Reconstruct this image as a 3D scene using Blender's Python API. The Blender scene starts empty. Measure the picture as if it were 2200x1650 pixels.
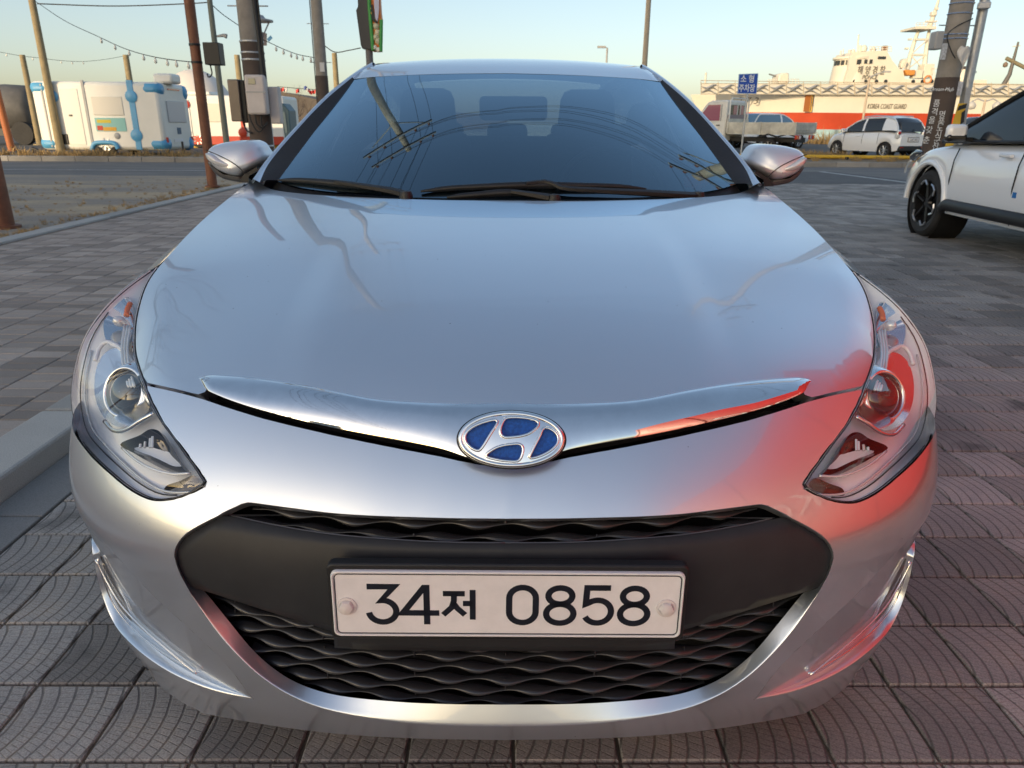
import bpy, bmesh, math, random
import numpy as np
from mathutils import Vector, Matrix
from mathutils.geometry import delaunay_2d_cdt
from mathutils.bvhtree import BVHTree
random.seed(7)
rng = np.random.default_rng(7)
S = bpy.context.scene
COL = S.collection
R = math.radians

# ------------------------------------------------------------------ camera
FPX = 1560.0                                   # focal length in pixels of the 2200 px wide photograph
CAM = np.array([0.0, -0.93, 1.18])
PITCH, YAW, ROLL = math.atan(560 / 1560.0), R(0.5), R(0.45)
_f = np.array([math.sin(YAW) * math.cos(PITCH), math.cos(YAW) * math.cos(PITCH), -math.sin(PITCH)])
_r0 = np.array([math.cos(YAW), -math.sin(YAW), 0.0])
_u0 = np.cross(_r0, _f)
_r = _r0 * math.cos(ROLL) + _u0 * math.sin(ROLL)
_u = _u0 * math.cos(ROLL) - _r0 * math.sin(ROLL)
cam = bpy.data.cameras.new('camera')
cam.sensor_width = 36.0
cam.lens = 36.0 * FPX / 2200.0
cam.clip_start, cam.clip_end = 0.02, 3000.0
cam.dof.use_dof = True
cam.dof.focus_distance = 1.35
cam.dof.aperture_fstop = 13.0
camo = bpy.data.objects.new('camera', cam)
COL.objects.link(camo)
M = Matrix.Identity(4)
for i in range(3):
    M[i][0], M[i][1], M[i][2], M[i][3] = _r[i], _u[i], -_f[i], CAM[i]
camo.matrix_world = M
S.camera = camo

# ------------------------------------------------------------------ sky, sun, exposure
SUN_AZ, SUN_EL = R(217), R(12.0)                 # compass angle clockwise from +Y; the sun is low, behind the camera to the left
world = bpy.data.worlds.new('World')
S.world = world
world.use_nodes = True
wn, wl = world.node_tree.nodes, world.node_tree.links
sky = wn.new('ShaderNodeTexSky')
sky.sky_type = 'NISHITA'
sky.sun_disc = False
sky.sun_elevation = SUN_EL
sky.sun_rotation = SUN_AZ
sky.air_density, sky.dust_density, sky.ozone_density = 1.0, 5.0, 0.65
sky.altitude = 1300
wn['Background'].inputs['Strength'].default_value = 0.15
gam = wn.new('ShaderNodeGamma')                # hazy winter air: one even softening of the whole sky
gam.inputs['Gamma'].default_value = 0.74
wl.new(sky.outputs[0], gam.inputs['Color'])
hsv = wn.new('ShaderNodeHueSaturation')
hsv.inputs['Saturation'].default_value = 1.12
wl.new(gam.outputs[0], hsv.inputs['Color'])
wl.new(hsv.outputs[0], wn['Background'].inputs['Color'])
sun = bpy.data.lights.new('sun', 'SUN')
sun.energy, sun.angle, sun.color = 2.0, R(0.5), (1.0, 0.78, 0.50)
suno = bpy.data.objects.new('sun', sun)
COL.objects.link(suno)
_sd = Vector((math.sin(SUN_AZ) * math.cos(SUN_EL), math.cos(SUN_AZ) * math.cos(SUN_EL), math.sin(SUN_EL)))
suno.rotation_euler = _sd.to_track_quat('Z', 'Y').to_euler()
suno.location = _sd * 60
vs = S.view_settings
vs.view_transform, vs.look, vs.exposure, vs.gamma = 'Standard', 'None', 1.04, 1.0
vs.use_curve_mapping = False
try:
    S.cycles.max_bounces = 7
    S.cycles.transparent_max_bounces = 16
    S.cycles.use_denoising = True
except Exception:
    pass

# ------------------------------------------------------------------ geometry helpers
def ray(px, py):
    return _f + _r * ((px - 1100) / FPX) + _u * ((825 - py) / FPX)
def onY(px, py, y):
    d = ray(px, py); return CAM + d * ((y - CAM[1]) / d[1])
def onZ(px, py, z=0.0):
    d = ray(px, py); return CAM + d * ((z - CAM[2]) / d[2])
def onX(px, py, x):
    d = ray(px, py); return CAM + d * ((x - CAM[0]) / d[0])

def pchip(xs, ys):
    xs, ys = np.array(xs, float), np.array(ys, float)
    h = np.diff(xs); d = np.diff(ys) / h
    m = np.zeros_like(xs); m[0], m[-1] = d[0], d[-1]
    for i in range(1, len(xs) - 1):
        if d[i - 1] * d[i] > 0:
            m[i] = 3 * (h[i - 1] + h[i]) / ((2 * h[i] + h[i - 1]) / d[i - 1] + (h[i] + 2 * h[i - 1]) / d[i])
    def f(x):
        x = np.clip(x, xs[0], xs[-1])
        i = np.clip(np.searchsorted(xs, x) - 1, 0, len(h) - 1)
        t = (x - xs[i]) / h[i]
        return ys[i]*(1+2*t)*(1-t)**2 + h[i]*m[i]*t*(1-t)**2 + ys[i+1]*t*t*(3-2*t) + h[i]*m[i+1]*t*t*(t-1)
    return f

def cubic(xs, ys):
    """natural cubic spline, arrays allowed"""
    xs = np.array(xs, float); ys = np.array(ys, float)
    n = len(xs); h = np.diff(xs)
    A = np.zeros((n, n)); b = np.zeros((n,) + ys.shape[1:])
    A[0, 0] = A[-1, -1] = 1
    for i in range(1, n - 1):
        A[i, i-1], A[i, i], A[i, i+1] = h[i-1], 2*(h[i-1]+h[i]), h[i]
        b[i] = 3*((ys[i+1]-ys[i])/h[i] - (ys[i]-ys[i-1])/h[i-1])
    c = np.linalg.solve(A, b)
    def f(x):
        x = np.atleast_1d(np.asarray(x, float))
        i = np.clip(np.searchsorted(xs, x) - 1, 0, n - 2)
        t = x - xs[i]
        sh = (-1,) + (1,) * (ys.ndim - 1)
        hh = h[i].reshape(sh); t = t.reshape(sh)
        bb = (ys[i+1]-ys[i])/hh - hh*(2*c[i]+c[i+1])/3
        return ys[i] + bb*t + c[i]*t*t + (c[i+1]-c[i])/(3*hh)*t**3
    return f

def spl(pts, n, closed=False, even=True):
    """smooth curve through pts (Catmull-Rom on chord length), resampled to n points"""
    P = np.array(pts, float)
    if closed:
        P = np.vstack([P[-2:], P, P[:3]])
    if len(P) < 3:
        return np.array([P[0] + (P[-1]-P[0]) * t for t in np.linspace(0, 1, n)])
    out = []
    L = len(P)
    rngi = range(2, L - 3) if closed else range(L - 1)
    for i in rngi:
        p0 = P[i-1] if i > 0 else 2*P[0]-P[1]
        p1, p2 = P[i], P[i+1]
        p3 = P[i+2] if i + 2 < L else 2*P[-1]-P[-2]
        d0, d1, d2 = [max(np.linalg.norm(q)**.5, 1e-6) for q in (p1-p0, p2-p1, p3-p2)]
        m1 = (p2-p1) + d1*((p1-p0)/d0 - (p2-p0)/(d0+d1))
        m2 = (p2-p1) + d1*((p3-p2)/d2 - (p3-p1)/(d1+d2))
        for t in np.linspace(0, 1, 16, endpoint=False):
            out.append((2*t**3-3*t*t+1)*p1 + (t**3-2*t*t+t)*m1 + (-2*t**3+3*t*t)*p2 + (t**3-t*t)*m2)
    if not closed:
        out.append(P[-1])
    out = np.array(out)
    if closed:
        out = np.vstack([out, out[:1]])
    if not even:
        k = np.linspace(0, len(out)-1, n)
        return np.stack([np.interp(k, np.arange(len(out)), out[:, j]) for j in range(P.shape[1])], 1)
    s = np.concatenate([[0], np.cumsum(np.linalg.norm(np.diff(out, axis=0), axis=1))])
    k = np.linspace(0, s[-1], n + 1)[:-1] if closed else np.linspace(0, s[-1], n)
    return np.stack([np.interp(k, s, out[:, j]) for j in range(P.shape[1])], 1)

def link(o, parent=None, loc=None, rz=0):
    COL.objects.link(o)
    if parent: o.parent = parent
    if loc is not None: o.location = loc
    if rz: o.rotation_euler = (0, 0, rz)
    return o
def tag(o, label=None, cat=None, group=None, kind=None):
    for k, v in (('label', label), ('category', cat), ('group', group), ('kind', kind)):
        if v: o[k] = v
    return o
def empty(name, loc=(0, 0, 0), rz=0, label=None, cat=None, group=None):
    o = bpy.data.objects.new(name, None)
    o.empty_display_size = .1
    link(o, None, loc, rz)
    return tag(o, label, cat, group)

class MB:
    """collects primitives; build() links them as ONE mesh object"""
    def __init__(s):
        s.v, s.f, s.m = [], [], []
        s.x = None
    def add(s, V, F, mi=0):
        b = len(s.v)
        for p in V:
            p = Vector(p)
            s.v.append(tuple(s.x @ p) if s.x else tuple(p))
        for f in F:
            s.f.append([b + i for i in f]); s.m.append(mi)
        return s
    def box(s, c, d, mi=0, rz=0, rx=0, ry=0, taper=1.0):
        m = Matrix.Translation(c) @ Matrix.Rotation(rz, 4, 'Z') @ Matrix.Rotation(ry, 4, 'Y') @ Matrix.Rotation(rx, 4, 'X')
        V = [m @ Vector((sx*d[0]/2*(taper if sz > 0 else 1), sy*d[1]/2*(taper if sz > 0 else 1), sz*d[2]/2)) for sz in (-1, 1) for sy in (-1, 1) for sx in (-1, 1)]
        return s.add(V, [(0,2,3,1),(4,5,7,6),(0,1,5,4),(2,6,7,3),(1,3,7,5),(0,4,6,2)], mi)
    def box2(s, a, b, mi=0):
        return s.box([(p+q)/2 for p, q in zip(a, b)], [abs(q-p) for p, q in zip(a, b)], mi)
    def grid(s, P, mi=0, flip=False):
        P = np.asarray(P); n, k = P.shape[:2]
        F = []
        for i in range(n-1):
            for j in range(k-1):
                q = (i*k+j, i*k+j+1, (i+1)*k+j+1, (i+1)*k+j)
                F.append(q[::-1] if flip else q)
        return s.add(P.reshape(-1, 3), F, mi)
    def tube(s, pts, r, n=8, mi=0, caps=True, closed=False, sq=None):
        P = [Vector(p) for p in pts]; k = len(P)
        V, F = [], []
        up = None
        for i, p in enumerate(P):
            a = P[i-1] if (i > 0 or closed) else p
            b = P[(i+1) % k] if (i < k-1 or closed) else p
            t = (b - a).normalized()
            if up is None:
                up = Vector((0, 0, 1)) if abs(t.z) < .9 else Vector((1, 0, 0))
            x = up.cross(t).normalized(); up = t.cross(x).normalized()
            rr = r[i] if hasattr(r, '__len__') else r
            for j in range(n):
                an = 2*math.pi*(j+.5)/n
                cx, cy = math.cos(an)*rr, math.sin(an)*rr
                if sq: cy *= sq
                V.append(p + x*cx + up*cy)
        for i in range(k if closed else k-1):
            for j in range(n):
                a, b = i*n, ((i+1) % k)*n
                F.append((a+j, a+(j+1) % n, b+(j+1) % n, b+j))
        if caps and not closed:
            F.append(tuple(range(n))[::-1]); F.append(tuple(range((k-1)*n, k*n)))
        return s.add(V, F, mi)
    def lathe(s, prof, n=24, axis='Z', c=(0, 0, 0), mi=0, cap=False):
        V, F = [], []
        for r_, h in prof:
            for j in range(n):
                a = 2*math.pi*j/n
                x, y = r_*math.cos(a), r_*math.sin(a)
                V.append({'Z': (x, y, h), 'Y': (x, h, y), 'X': (h, x, y)}[axis])
        V = [(a+c[0], b+c[1], d+c[2]) for a, b, d in V]
        for i in range(len(prof)-1):
            for j in range(n):
                F.append((i*n+j, i*n+(j+1) % n, (i+1)*n+(j+1) % n, (i+1)*n+j))
        if cap:
            F.append(tuple(range(n))[::-1]); F.append(tuple(range((len(prof)-1)*n, len(prof)*n)))
        return s.add(V, F, mi)
    def prism(s, poly, a, b, plane='XZ', mi=0):
        """polygon (2d) extruded from a to b along the third axis"""
        def put(p, h):
            return {'XZ': (p[0], h, p[1]), 'YZ': (h, p[0], p[1]), 'XY': (p[0], p[1], h)}[plane]
        n = len(poly)
        V = [put(p, a) for p in poly] + [put(p, b) for p in poly]
        F = [tuple(range(n))[::-1], tuple(range(n, 2*n))] + [(i, (i+1) % n, n+(i+1) % n, n+i) for i in range(n)]
        return s.add(V, F, mi)
    def build(s, name, mat, parent=None, smooth=35, bevel=0, mirror=False, normals=None, fix=True, weld=0):
        me = bpy.data.meshes.new(name)
        me.from_pydata(s.v, [], s.f)
        mats = mat if isinstance(mat, (list, tuple)) else [mat]
        for m in mats: me.materials.append(m)
        if len(mats) > 1:
            me.polygons.foreach_set('material_index', s.m)
        if fix or weld:
            bm = bmesh.new(); bm.from_mesh(me)
            if weld: bmesh.ops.remove_doubles(bm, verts=bm.verts, dist=weld)
            if fix: bmesh.ops.recalc_face_normals(bm, faces=bm.faces)
            bm.to_mesh(me); bm.free()
        if smooth:
            me.shade_smooth()
            if smooth < 180: me.set_sharp_from_angle(angle=R(smooth))
        if normals is not None:
            me.normals_split_custom_set_from_vertices([tuple(n) for n in normals])
        o = bpy.data.objects.new(name, me)
        link(o, parent)
        if bevel:
            b = o.modifiers.new('bevel', 'BEVEL'); b.width = bevel; b.segments = 2; b.limit_method = 'ANGLE'; b.angle_limit = R(40)
        return o

def mirror_of(o, parent=None):
    """a copy on the other side of the car (x -> -x) with its own mesh"""
    me = o.data.copy()
    co = np.empty(len(me.vertices)*3); me.vertices.foreach_get('co', co)
    co = co.reshape(-1, 3); co[:, 0] *= -1
    me.vertices.foreach_set('co', co.ravel())
    me.flip_normals(); me.update()
    c = o.copy(); c.data = me
    link(c, parent or o.parent)
    for ch in o.children:
        d = mirror_of(ch, c)
    return c

def copy_tree(o, parent=None, loc=None):
    c = o.copy(); COL.objects.link(c); c.parent = parent
    if loc is not None: c.location = loc
    for ch in o.children: copy_tree(ch, c)
    return c

def text(name, body, size, parent, loc, rot, mat, depth=.002, align='CENTER', shear=0, sx=1.0, bold=0, width=None, spacing=1.0):
    """lettering as a mesh; width: stretch to that width"""
    c = bpy.data.curves.new(name, 'FONT')
    c.body = body; c.size = size; c.align_x = align; c.align_y = 'CENTER'; c.shear = shear
    c.extrude = depth; c.offset = bold; c.resolution_u = 3; c.space_character = spacing
    t = bpy.data.objects.new(name, c); COL.objects.link(t)
    bpy.context.view_layer.update()
    me = bpy.data.meshes.new_from_object(t.evaluated_get(bpy.context.evaluated_depsgraph_get()))
    COL.objects.unlink(t); bpy.data.objects.remove(t)
    me.name = name; me.materials.clear(); me.materials.append(mat)
    if width:
        xs = [v.co.x for v in me.vertices]; sx = width/max(1e-6, max(xs)-min(xs))
    o = bpy.data.objects.new(name, me)
    link(o, parent); o.location = loc; o.rotation_euler = rot; o.scale = (sx, 1, 1)
    return o

# ------------------------------------------------------------------ materials
def mat(name, col, rough=.5, metal=0., coat=0., spec=.5, noise=0., nscale=8., bump=0., bscale=60., emit=None, alpha=None, coat_rough=.03, var=0.):
    m = bpy.data.materials.new(name); m.use_nodes = True
    nt = m.node_tree; n = nt.nodes; l = nt.links; b = n['Principled BSDF']
    b.inputs['Base Color'].default_value = (*col, 1); b.inputs['Roughness'].default_value = rough
    b.inputs['Metallic'].default_value = metal; b.inputs['Coat Weight'].default_value = coat
    b.inputs['Coat Roughness'].default_value = coat_rough; b.inputs['Specular IOR Level'].default_value = spec
    if noise or bump or var:
        tc = n.new('ShaderNodeTexCoord')
    if noise or var:
        mul = None
        if noise:
            t = n.new('ShaderNodeTexNoise'); t.inputs['Scale'].default_value = nscale; t.inputs['Detail'].default_value = 6; t.inputs['Roughness'].default_value = .65
            l.new(tc.outputs['Object'], t.inputs['Vector'])
            mr = n.new('ShaderNodeMapRange'); mr.inputs[1].default_value, mr.inputs[2].default_value = .3, .7
            mr.inputs[3].default_value, mr.inputs[4].default_value = 1-noise, 1+noise
            l.new(t.outputs[0], mr.inputs[0]); mul = mr.outputs[0]
        if var:
            oi = n.new('ShaderNodeObjectInfo'); mr2 = n.new('ShaderNodeMapRange')
            mr2.inputs[3].default_value, mr2.inputs[4].default_value = 1-var, 1+var
            l.new(oi.outputs['Random'], mr2.inputs[0])
            if mul:
                mm = n.new('ShaderNodeMath'); mm.operation = 'MULTIPLY'; l.new(mul, mm.inputs[0]); l.new(mr2.outputs[0], mm.inputs[1]); mul = mm.outputs[0]
            else: mul = mr2.outputs[0]
        vm = n.new('ShaderNodeVectorMath'); vm.operation = 'SCALE'; vm.inputs[0].default_value = col
        l.new(mul, vm.inputs['Scale']); l.new(vm.outputs[0], b.inputs['Base Color'])
    if bump:
        t = n.new('ShaderNodeTexNoise'); t.inputs['Scale'].default_value = bscale; t.inputs['Detail'].default_value = 5
        l.new(tc.outputs['Object'], t.inputs['Vector'])
        bp = n.new('ShaderNodeBump'); bp.inputs['Strength'].default_value = bump; bp.inputs['Distance'].default_value = .01
        l.new(t.outputs[0], bp.inputs['Height']); l.new(bp.outputs[0], b.inputs['Normal'])
    if emit:
        b.inputs['Emission Color'].default_value = (*emit[:3], 1); b.inputs['Emission Strength'].default_value = emit[3]
    return m

def glass(name, tint, boost=1.0, rough=0.0, ior=1.5, refl=(1, 1, 1)):
    """thin pane: tinted see-through plus mirror by Fresnel"""
    m = bpy.data.materials.new(name); m.use_nodes = True
    n, l = m.node_tree.nodes, m.node_tree.links
    n.remove(n['Principled BSDF'])
    tr = n.new('ShaderNodeBsdfTransparent'); tr.inputs[0].default_value = (*tint, 1)
    gl = n.new('ShaderNodeBsdfGlossy'); gl.inputs['Roughness'].default_value = rough; gl.inputs[0].default_value = (*refl, 1)
    ge = n.new('ShaderNodeNewGeometry'); dt = n.new('ShaderNodeVectorMath'); dt.operation = 'DOT_PRODUCT'
    l.new(ge.outputs['Normal'], dt.inputs[0]); l.new(ge.outputs['Incoming'], dt.inputs[1])
    def m_(op, a, b=None, clamp=False):
        q = n.new('ShaderNodeMath'); q.operation = op; q.use_clamp = clamp
        for i, v in enumerate((a, b)):
            if v is None: continue
            if hasattr(v, 'links'): l.new(v, q.inputs[i])
            else: q.inputs[i].default_value = v
        return q.outputs[0]
    f0 = ((ior-1)/(ior+1))**2*1.8                               # both faces of the pane
    sch = m_('POWER', m_('SUBTRACT', 1.0, m_('ABSOLUTE', dt.outputs['Value']), True), 5.0)
    mu = m_('MULTIPLY', m_('ADD', m_('MULTIPLY', sch, 1-f0), f0), boost, True)
    mx = n.new('ShaderNodeMixShader')
    l.new(mu, mx.inputs[0])
    l.new(tr.outputs[0], mx.inputs[1]); l.new(gl.outputs[0], mx.inputs[2])
    l.new(mx.outputs[0], n['Material Output'].inputs[0])
    return m

def paint(name, col, metal=.85, rough=.3, dirt=.06):
    """car paint: metallic base, clear coat, a little dust in the gloss"""
    m = bpy.data.materials.new(name); m.use_nodes = True
    n, l = m.node_tree.nodes, m.node_tree.links; b = n['Principled BSDF']
    b.inputs['Metallic'].default_value = metal
    b.inputs['Coat Weight'].default_value = 1.0
    b.inputs['Coat IOR'].default_value = 1.85
    b.inputs['Base Color'].default_value = (*col, 1)
    tc = n.new('ShaderNodeTexCoord')
    t = n.new('ShaderNodeTexNoise'); t.inputs['Scale'].default_value = 4; t.inputs['Detail'].default_value = 3; t.inputs['Roughness'].default_value = .5
    l.new(tc.outputs['Object'], t.inputs['Vector'])
    mr = n.new('ShaderNodeMapRange'); mr.inputs[1].default_value, mr.inputs[2].default_value = .35, .7
    mr.inputs[3].default_value, mr.inputs[4].default_value = rough-.01, rough+.02
    l.new(t.outputs[0], mr.inputs[0]); l.new(mr.outputs[0], b.inputs['Roughness'])
    mr2 = n.new('ShaderNodeMapRange'); mr2.inputs[1].default_value, mr2.inputs[2].default_value = .4, .75
    mr2.inputs[3].default_value, mr2.inputs[4].default_value = .012, .012+dirt
    l.new(t.outputs[0], mr2.inputs[0]); l.new(mr2.outputs[0], b.inputs['Coat Roughness'])
    v = n.new('ShaderNodeTexVoronoi'); v.inputs['Scale'].default_value = 90
    l.new(tc.outputs['Object'], v.inputs['Vector'])
    lt = n.new('ShaderNodeMath'); lt.operation = 'LESS_THAN'; lt.inputs[1].default_value = .10
    l.new(v.outputs['Distance'], lt.inputs[0])
    wn2 = n.new('ShaderNodeMath'); wn2.operation = 'GREATER_THAN'; wn2.inputs[1].default_value = .986
    sp = n.new('ShaderNodeSeparateColor'); l.new(v.outputs['Color'], sp.inputs[0]); l.new(sp.outputs[0], wn2.inputs[0])
    mu = n.new('ShaderNodeMath'); mu.operation = 'MULTIPLY'; l.new(lt.outputs[0], mu.inputs[0]); l.new(wn2.outputs[0], mu.inputs[1])
    fl = n.new('ShaderNodeTexNoise'); fl.inputs['Scale'].default_value = 900; fl.inputs['Detail'].default_value = 1
    l.new(tc.outputs['Object'], fl.inputs['Vector'])
    bp = n.new('ShaderNodeBump'); bp.inputs['Strength'].default_value = .05; bp.inputs['Distance'].default_value = .001   # metallic flake under the clear coat
    l.new(fl.outputs[0], bp.inputs['Height']); l.new(bp.outputs[0], b.inputs['Normal'])
    mx = n.new('ShaderNodeMix'); mx.data_type = 'RGBA'
    mx.inputs[6].default_value = (*col, 1); mx.inputs[7].default_value = (.12, .11, .1, 1)
    l.new(mu.outputs[0], mx.inputs[0]); l.new(mx.outputs[2], b.inputs['Base Color'])
    return m

SILVER = paint('silver_paint', (.75, .80, .86), .9, .31, .02)
SILVER_SATIN = paint('mirror_silver', (.72, .75, .79), .55, .42, .02)
WHITE = paint('white_paint', (.78, .79, .80), .0, .35, .05)
CHROME = mat('chrome', (.83, .84, .86), .045, 1.0, noise=.05, nscale=30)
CHROME_DUSTY = mat('dusty_chrome', (.66, .67, .69), .14, 1.0, noise=.1, nscale=90)
DARKCHROME = mat('dark_chrome', (.09, .09, .10), .1, 1.0)
GREYPLASTIC = mat('grey_plastic', (.026, .027, .030), .5, 0, noise=.15, nscale=14, spec=.35)
SLATMAT = mat('slat_satin_black', (.06, .06, .065), .24, .4, spec=.6)
BLACK = mat('black_plastic', (.012, .012, .013), .5, 0, noise=.2, nscale=30)
DEEP = mat('deep_black', (.004, .004, .005), .8)
RUBBER = mat('rubber', (.014, .014, .015), .55, 0, bump=.1, bscale=120)
TYRE = mat('tyre_rubber', (.022, .021, .021), .75, 0, noise=.25, nscale=14, bump=.2, bscale=90)
GLOSSBLACK = mat('gloss_black', (.01, .01, .011), .12, 0, coat=.5)
HOUSING = mat('lamp_housing_grey', (.86, .865, .89), .36, .05, coat=.15)
HOUSING2 = mat('lamp_reflector', (.72, .74, .77), .12, 1.0)
LENS = glass('lamp_lens', (.98, .985, .99), .9)
WINDSHIELD = glass('windscreen_glass', (.26, .34, .40), 3.0, refl=(.62, .84, 1.0))
DARKGLASS = glass('dark_tint_glass', (.06, .07, .08), 1.5)
PROJ = mat('projector_glass', (.012, .012, .018), .03, 0, coat=1.0)
AMBER = mat('amber', (.75, .16, .02), .25, 0, coat=.5)
REDLAMP = mat('red_lamp', (.5, .02, .015), .2, 0, coat=.6)
CLEARLAMP = mat('clear_lamp', (.75, .77, .78), .15, .3, coat=1.)
BLUEBADGE = mat('blue_badge', (.006, .085, .42), .35, 0, coat=.2, spec=.3, noise=.35, nscale=220)
PLATEWHITE = mat('plate_white', (.82, .80, .80), .4, 0, noise=.06, nscale=25)
INK = mat('plate_ink', (.008, .011, .02), .35, 0, noise=.4, nscale=60)
SEAT = mat('seat_cloth', (.02, .02, .022), .9)
ALLOY = mat('alloy', (.62, .63, .65), .3, .9)
STEEL = mat('galvanised_steel', (.42, .44, .46), .45, .6, noise=.15, nscale=20)
# ================================================================== ground
def nodes_of(name):
    m = bpy.data.materials.new(name); m.use_nodes = True
    return m, m.node_tree.nodes, m.node_tree.links
def N(n, l, typ, ins=(), **kw):
    d = n.new(typ)
    for k, v in kw.items(): setattr(d, k, v)
    for i, v in enumerate(ins):
        if v is None: continue
        if hasattr(v, 'links'): l.new(v, d.inputs[i])
        else: d.inputs[i].default_value = v
    return d
def tile_mat(name, base, attr=False):
    """dark concrete paver with a pressed fan of grooves (tile's own UV), grit and old stains (world)"""
    m, n, l = nodes_of(name); b = n['Principled BSDF']
    ma = lambda op, *i: N(n, l, 'ShaderNodeMath', i, operation=op).outputs[0]
    uv = N(n, l, 'ShaderNodeUVMap'); sp = N(n, l, 'ShaderNodeSeparateXYZ', [uv.outputs[0]])
    geo = N(n, l, 'ShaderNodeNewGeometry')
    wob = N(n, l, 'ShaderNodeTexNoise'); wob.inputs['Scale'].default_value = 24; l.new(geo.outputs['Position'], wob.inputs['Vector'])
    w = ma('MULTIPLY', ma('SUBTRACT', wob.outputs[0], .5), .022)
    du = ma('ADD', ma('ADD', sp.outputs[0], .75), w); dv = ma('SUBTRACT', sp.outputs[1], .45)
    r_ = ma('MULTIPLY', ma('SQRT', ma('ADD', ma('MULTIPLY', du, du), ma('MULTIPLY', dv, dv))), 6.2)
    th = ma('ADD', ma('MULTIPLY', ma('ARCTAN2', dv, du), 17.0), ma('MULTIPLY', ma('FLOOR', r_), .5))
    th = ma('ADD', th, ma('MULTIPLY', r_, .55))
    g1 = ma('ABSOLUTE', ma('SUBTRACT', ma('FRACT', r_), .5)); g2 = ma('ABSOLUTE', ma('SUBTRACT', ma('FRACT', ma('ADD', th, w)), .5))
    def sm(v, a, c):
        q = N(n, l, 'ShaderNodeMapRange', [v], interpolation_type='SMOOTHSTEP'); q.inputs[1].default_value, q.inputs[2].default_value = a, c; return q.outputs[0]
    G1, G2 = sm(g1, .38, .47), ma('MULTIPLY', sm(g2, .40, .49), .6)
    groove = ma('MAXIMUM', G1, G2)
    grit = N(n, l, 'ShaderNodeTexNoise'); grit.inputs['Scale'].default_value = 260; grit.inputs['Detail'].default_value = 4; l.new(geo.outputs['Position'], grit.inputs['Vector'])
    big = N(n, l, 'ShaderNodeTexNoise'); big.inputs['Scale'].default_value = 1.3; big.inputs['Detail'].default_value = 7; l.new(geo.outputs['Position'], big.inputs['Vector'])
    if attr:
        at_ = N(n, l, 'ShaderNodeAttribute', attribute_name='shade'); rnd = at_.outputs['Fac']
    else:
        rnd = N(n, l, 'ShaderNodeObjectInfo').outputs['Random']
    k = ma('ADD', .68, ma('MULTIPLY', rnd, .6))
    k = ma('MULTIPLY', k, ma('ADD', .35, ma('MULTIPLY', grit.outputs[0], 1.3)))
    k = ma('MULTIPLY', k, ma('ADD', .35, ma('MULTIPLY', big.outputs[0], 1.3)))
    k = ma('MULTIPLY', k, ma('SUBTRACT', 1.0, ma('MULTIPLY', groove, .52)))
    med = N(n, l, 'ShaderNodeTexNoise'); med.inputs['Scale'].default_value = 7; med.inputs['Detail'].default_value = 6; med.inputs['Roughness'].default_value = .7; l.new(geo.outputs['Position'], med.inputs['Vector'])
    k = ma('MULTIPLY', k, ma('ADD', .62, ma('MULTIPLY', med.outputs[0], .76)))
    spot = N(n, l, 'ShaderNodeTexNoise'); spot.inputs['Scale'].default_value = 3.1; spot.inputs['Detail'].default_value = 9; l.new(geo.outputs['Position'], spot.inputs['Vector'])
    k = ma('MULTIPLY', k, ma('SUBTRACT', 1.0, ma('MULTIPLY', sm(spot.outputs[0], .60, .70), .5)))
    mxc = N(n, l, 'ShaderNodeMix', data_type='RGBA'); mxc.inputs[6].default_value = (*base, 1); mxc.inputs[7].default_value = (.32, .255, .19, 1)
    l.new(ma('MULTIPLY', sm(med.outputs[0], .45, .68), ma('ADD', .25, ma('MULTIPLY', groove, .6))), mxc.inputs[0])
    vm = N(n, l, 'ShaderNodeVectorMath', [mxc.outputs[2]], operation='SCALE'); l.new(k, vm.inputs['Scale'])
    l.new(vm.outputs[0], b.inputs['Base Color'])
    b.inputs['Roughness'].default_value = .78
    hgt = ma('ADD', ma('MULTIPLY', groove, -1.0), ma('MULTIPLY', grit.outputs[0], .5))
    bp = N(n, l, 'ShaderNodeBump'); bp.inputs['Strength'].default_value = .5; bp.inputs['Distance'].default_value = .003
    l.new(hgt, bp.inputs['Height']); l.new(bp.outputs[0], b.inputs['Normal'])
    return m
def stone_mat(name, base, attr=False, grit_s=220, lo=.7, spread=.6, stain=.8):
    m, n, l = nodes_of(name); b = n['Principled BSDF']
    ma = lambda op, *i: N(n, l, 'ShaderNodeMath', i, operation=op).outputs[0]
    geo = N(n, l, 'ShaderNodeNewGeometry')
    grit = N(n, l, 'ShaderNodeTexNoise'); grit.inputs['Scale'].default_value = grit_s; grit.inputs['Detail'].default_value = 5; l.new(geo.outputs['Position'], grit.inputs['Vector'])
    big = N(n, l, 'ShaderNodeTexNoise'); big.inputs['Scale'].default_value = 1.7; big.inputs['Detail'].default_value = 8; big.inputs['Roughness'].default_value = .65; l.new(geo.outputs['Position'], big.inputs['Vector'])
    rnd = N(n, l, 'ShaderNodeAttribute', attribute_name='shade').outputs['Fac'] if attr else N(n, l, 'ShaderNodeObjectInfo').outputs['Random']
    k = ma('MULTIPLY', ma('ADD', lo, ma('MULTIPLY', rnd, spread)), ma('ADD', .6, ma('MULTIPLY', grit.outputs[0], .8)))
    k = ma('MULTIPLY', k, ma('ADD', 1-stain/2, ma('MULTIPLY', big.outputs[0], stain)))
    vm = N(n, l, 'ShaderNodeVectorMath', [base], operation='SCALE'); l.new(k, vm.inputs['Scale'])
    l.new(vm.outputs[0], b.inputs['Base Color']); b.inputs['Roughness'].default_value = .85
    bp = N(n, l, 'ShaderNodeBump'); bp.inputs['Strength'].default_value = .35; bp.inputs['Distance'].default_value = .004
    l.new(grit.outputs[0], bp.inputs['Height']); l.new(bp.outputs[0], b.inputs['Normal'])
    return m
def sheet(name, poly, z, m, kind='structure'):
    o = MB().add([(x, y, z) for x, y in poly], [tuple(range(len(poly)))]).build(name, m, None, 0)
    o['kind'] = kind
    return o
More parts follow.
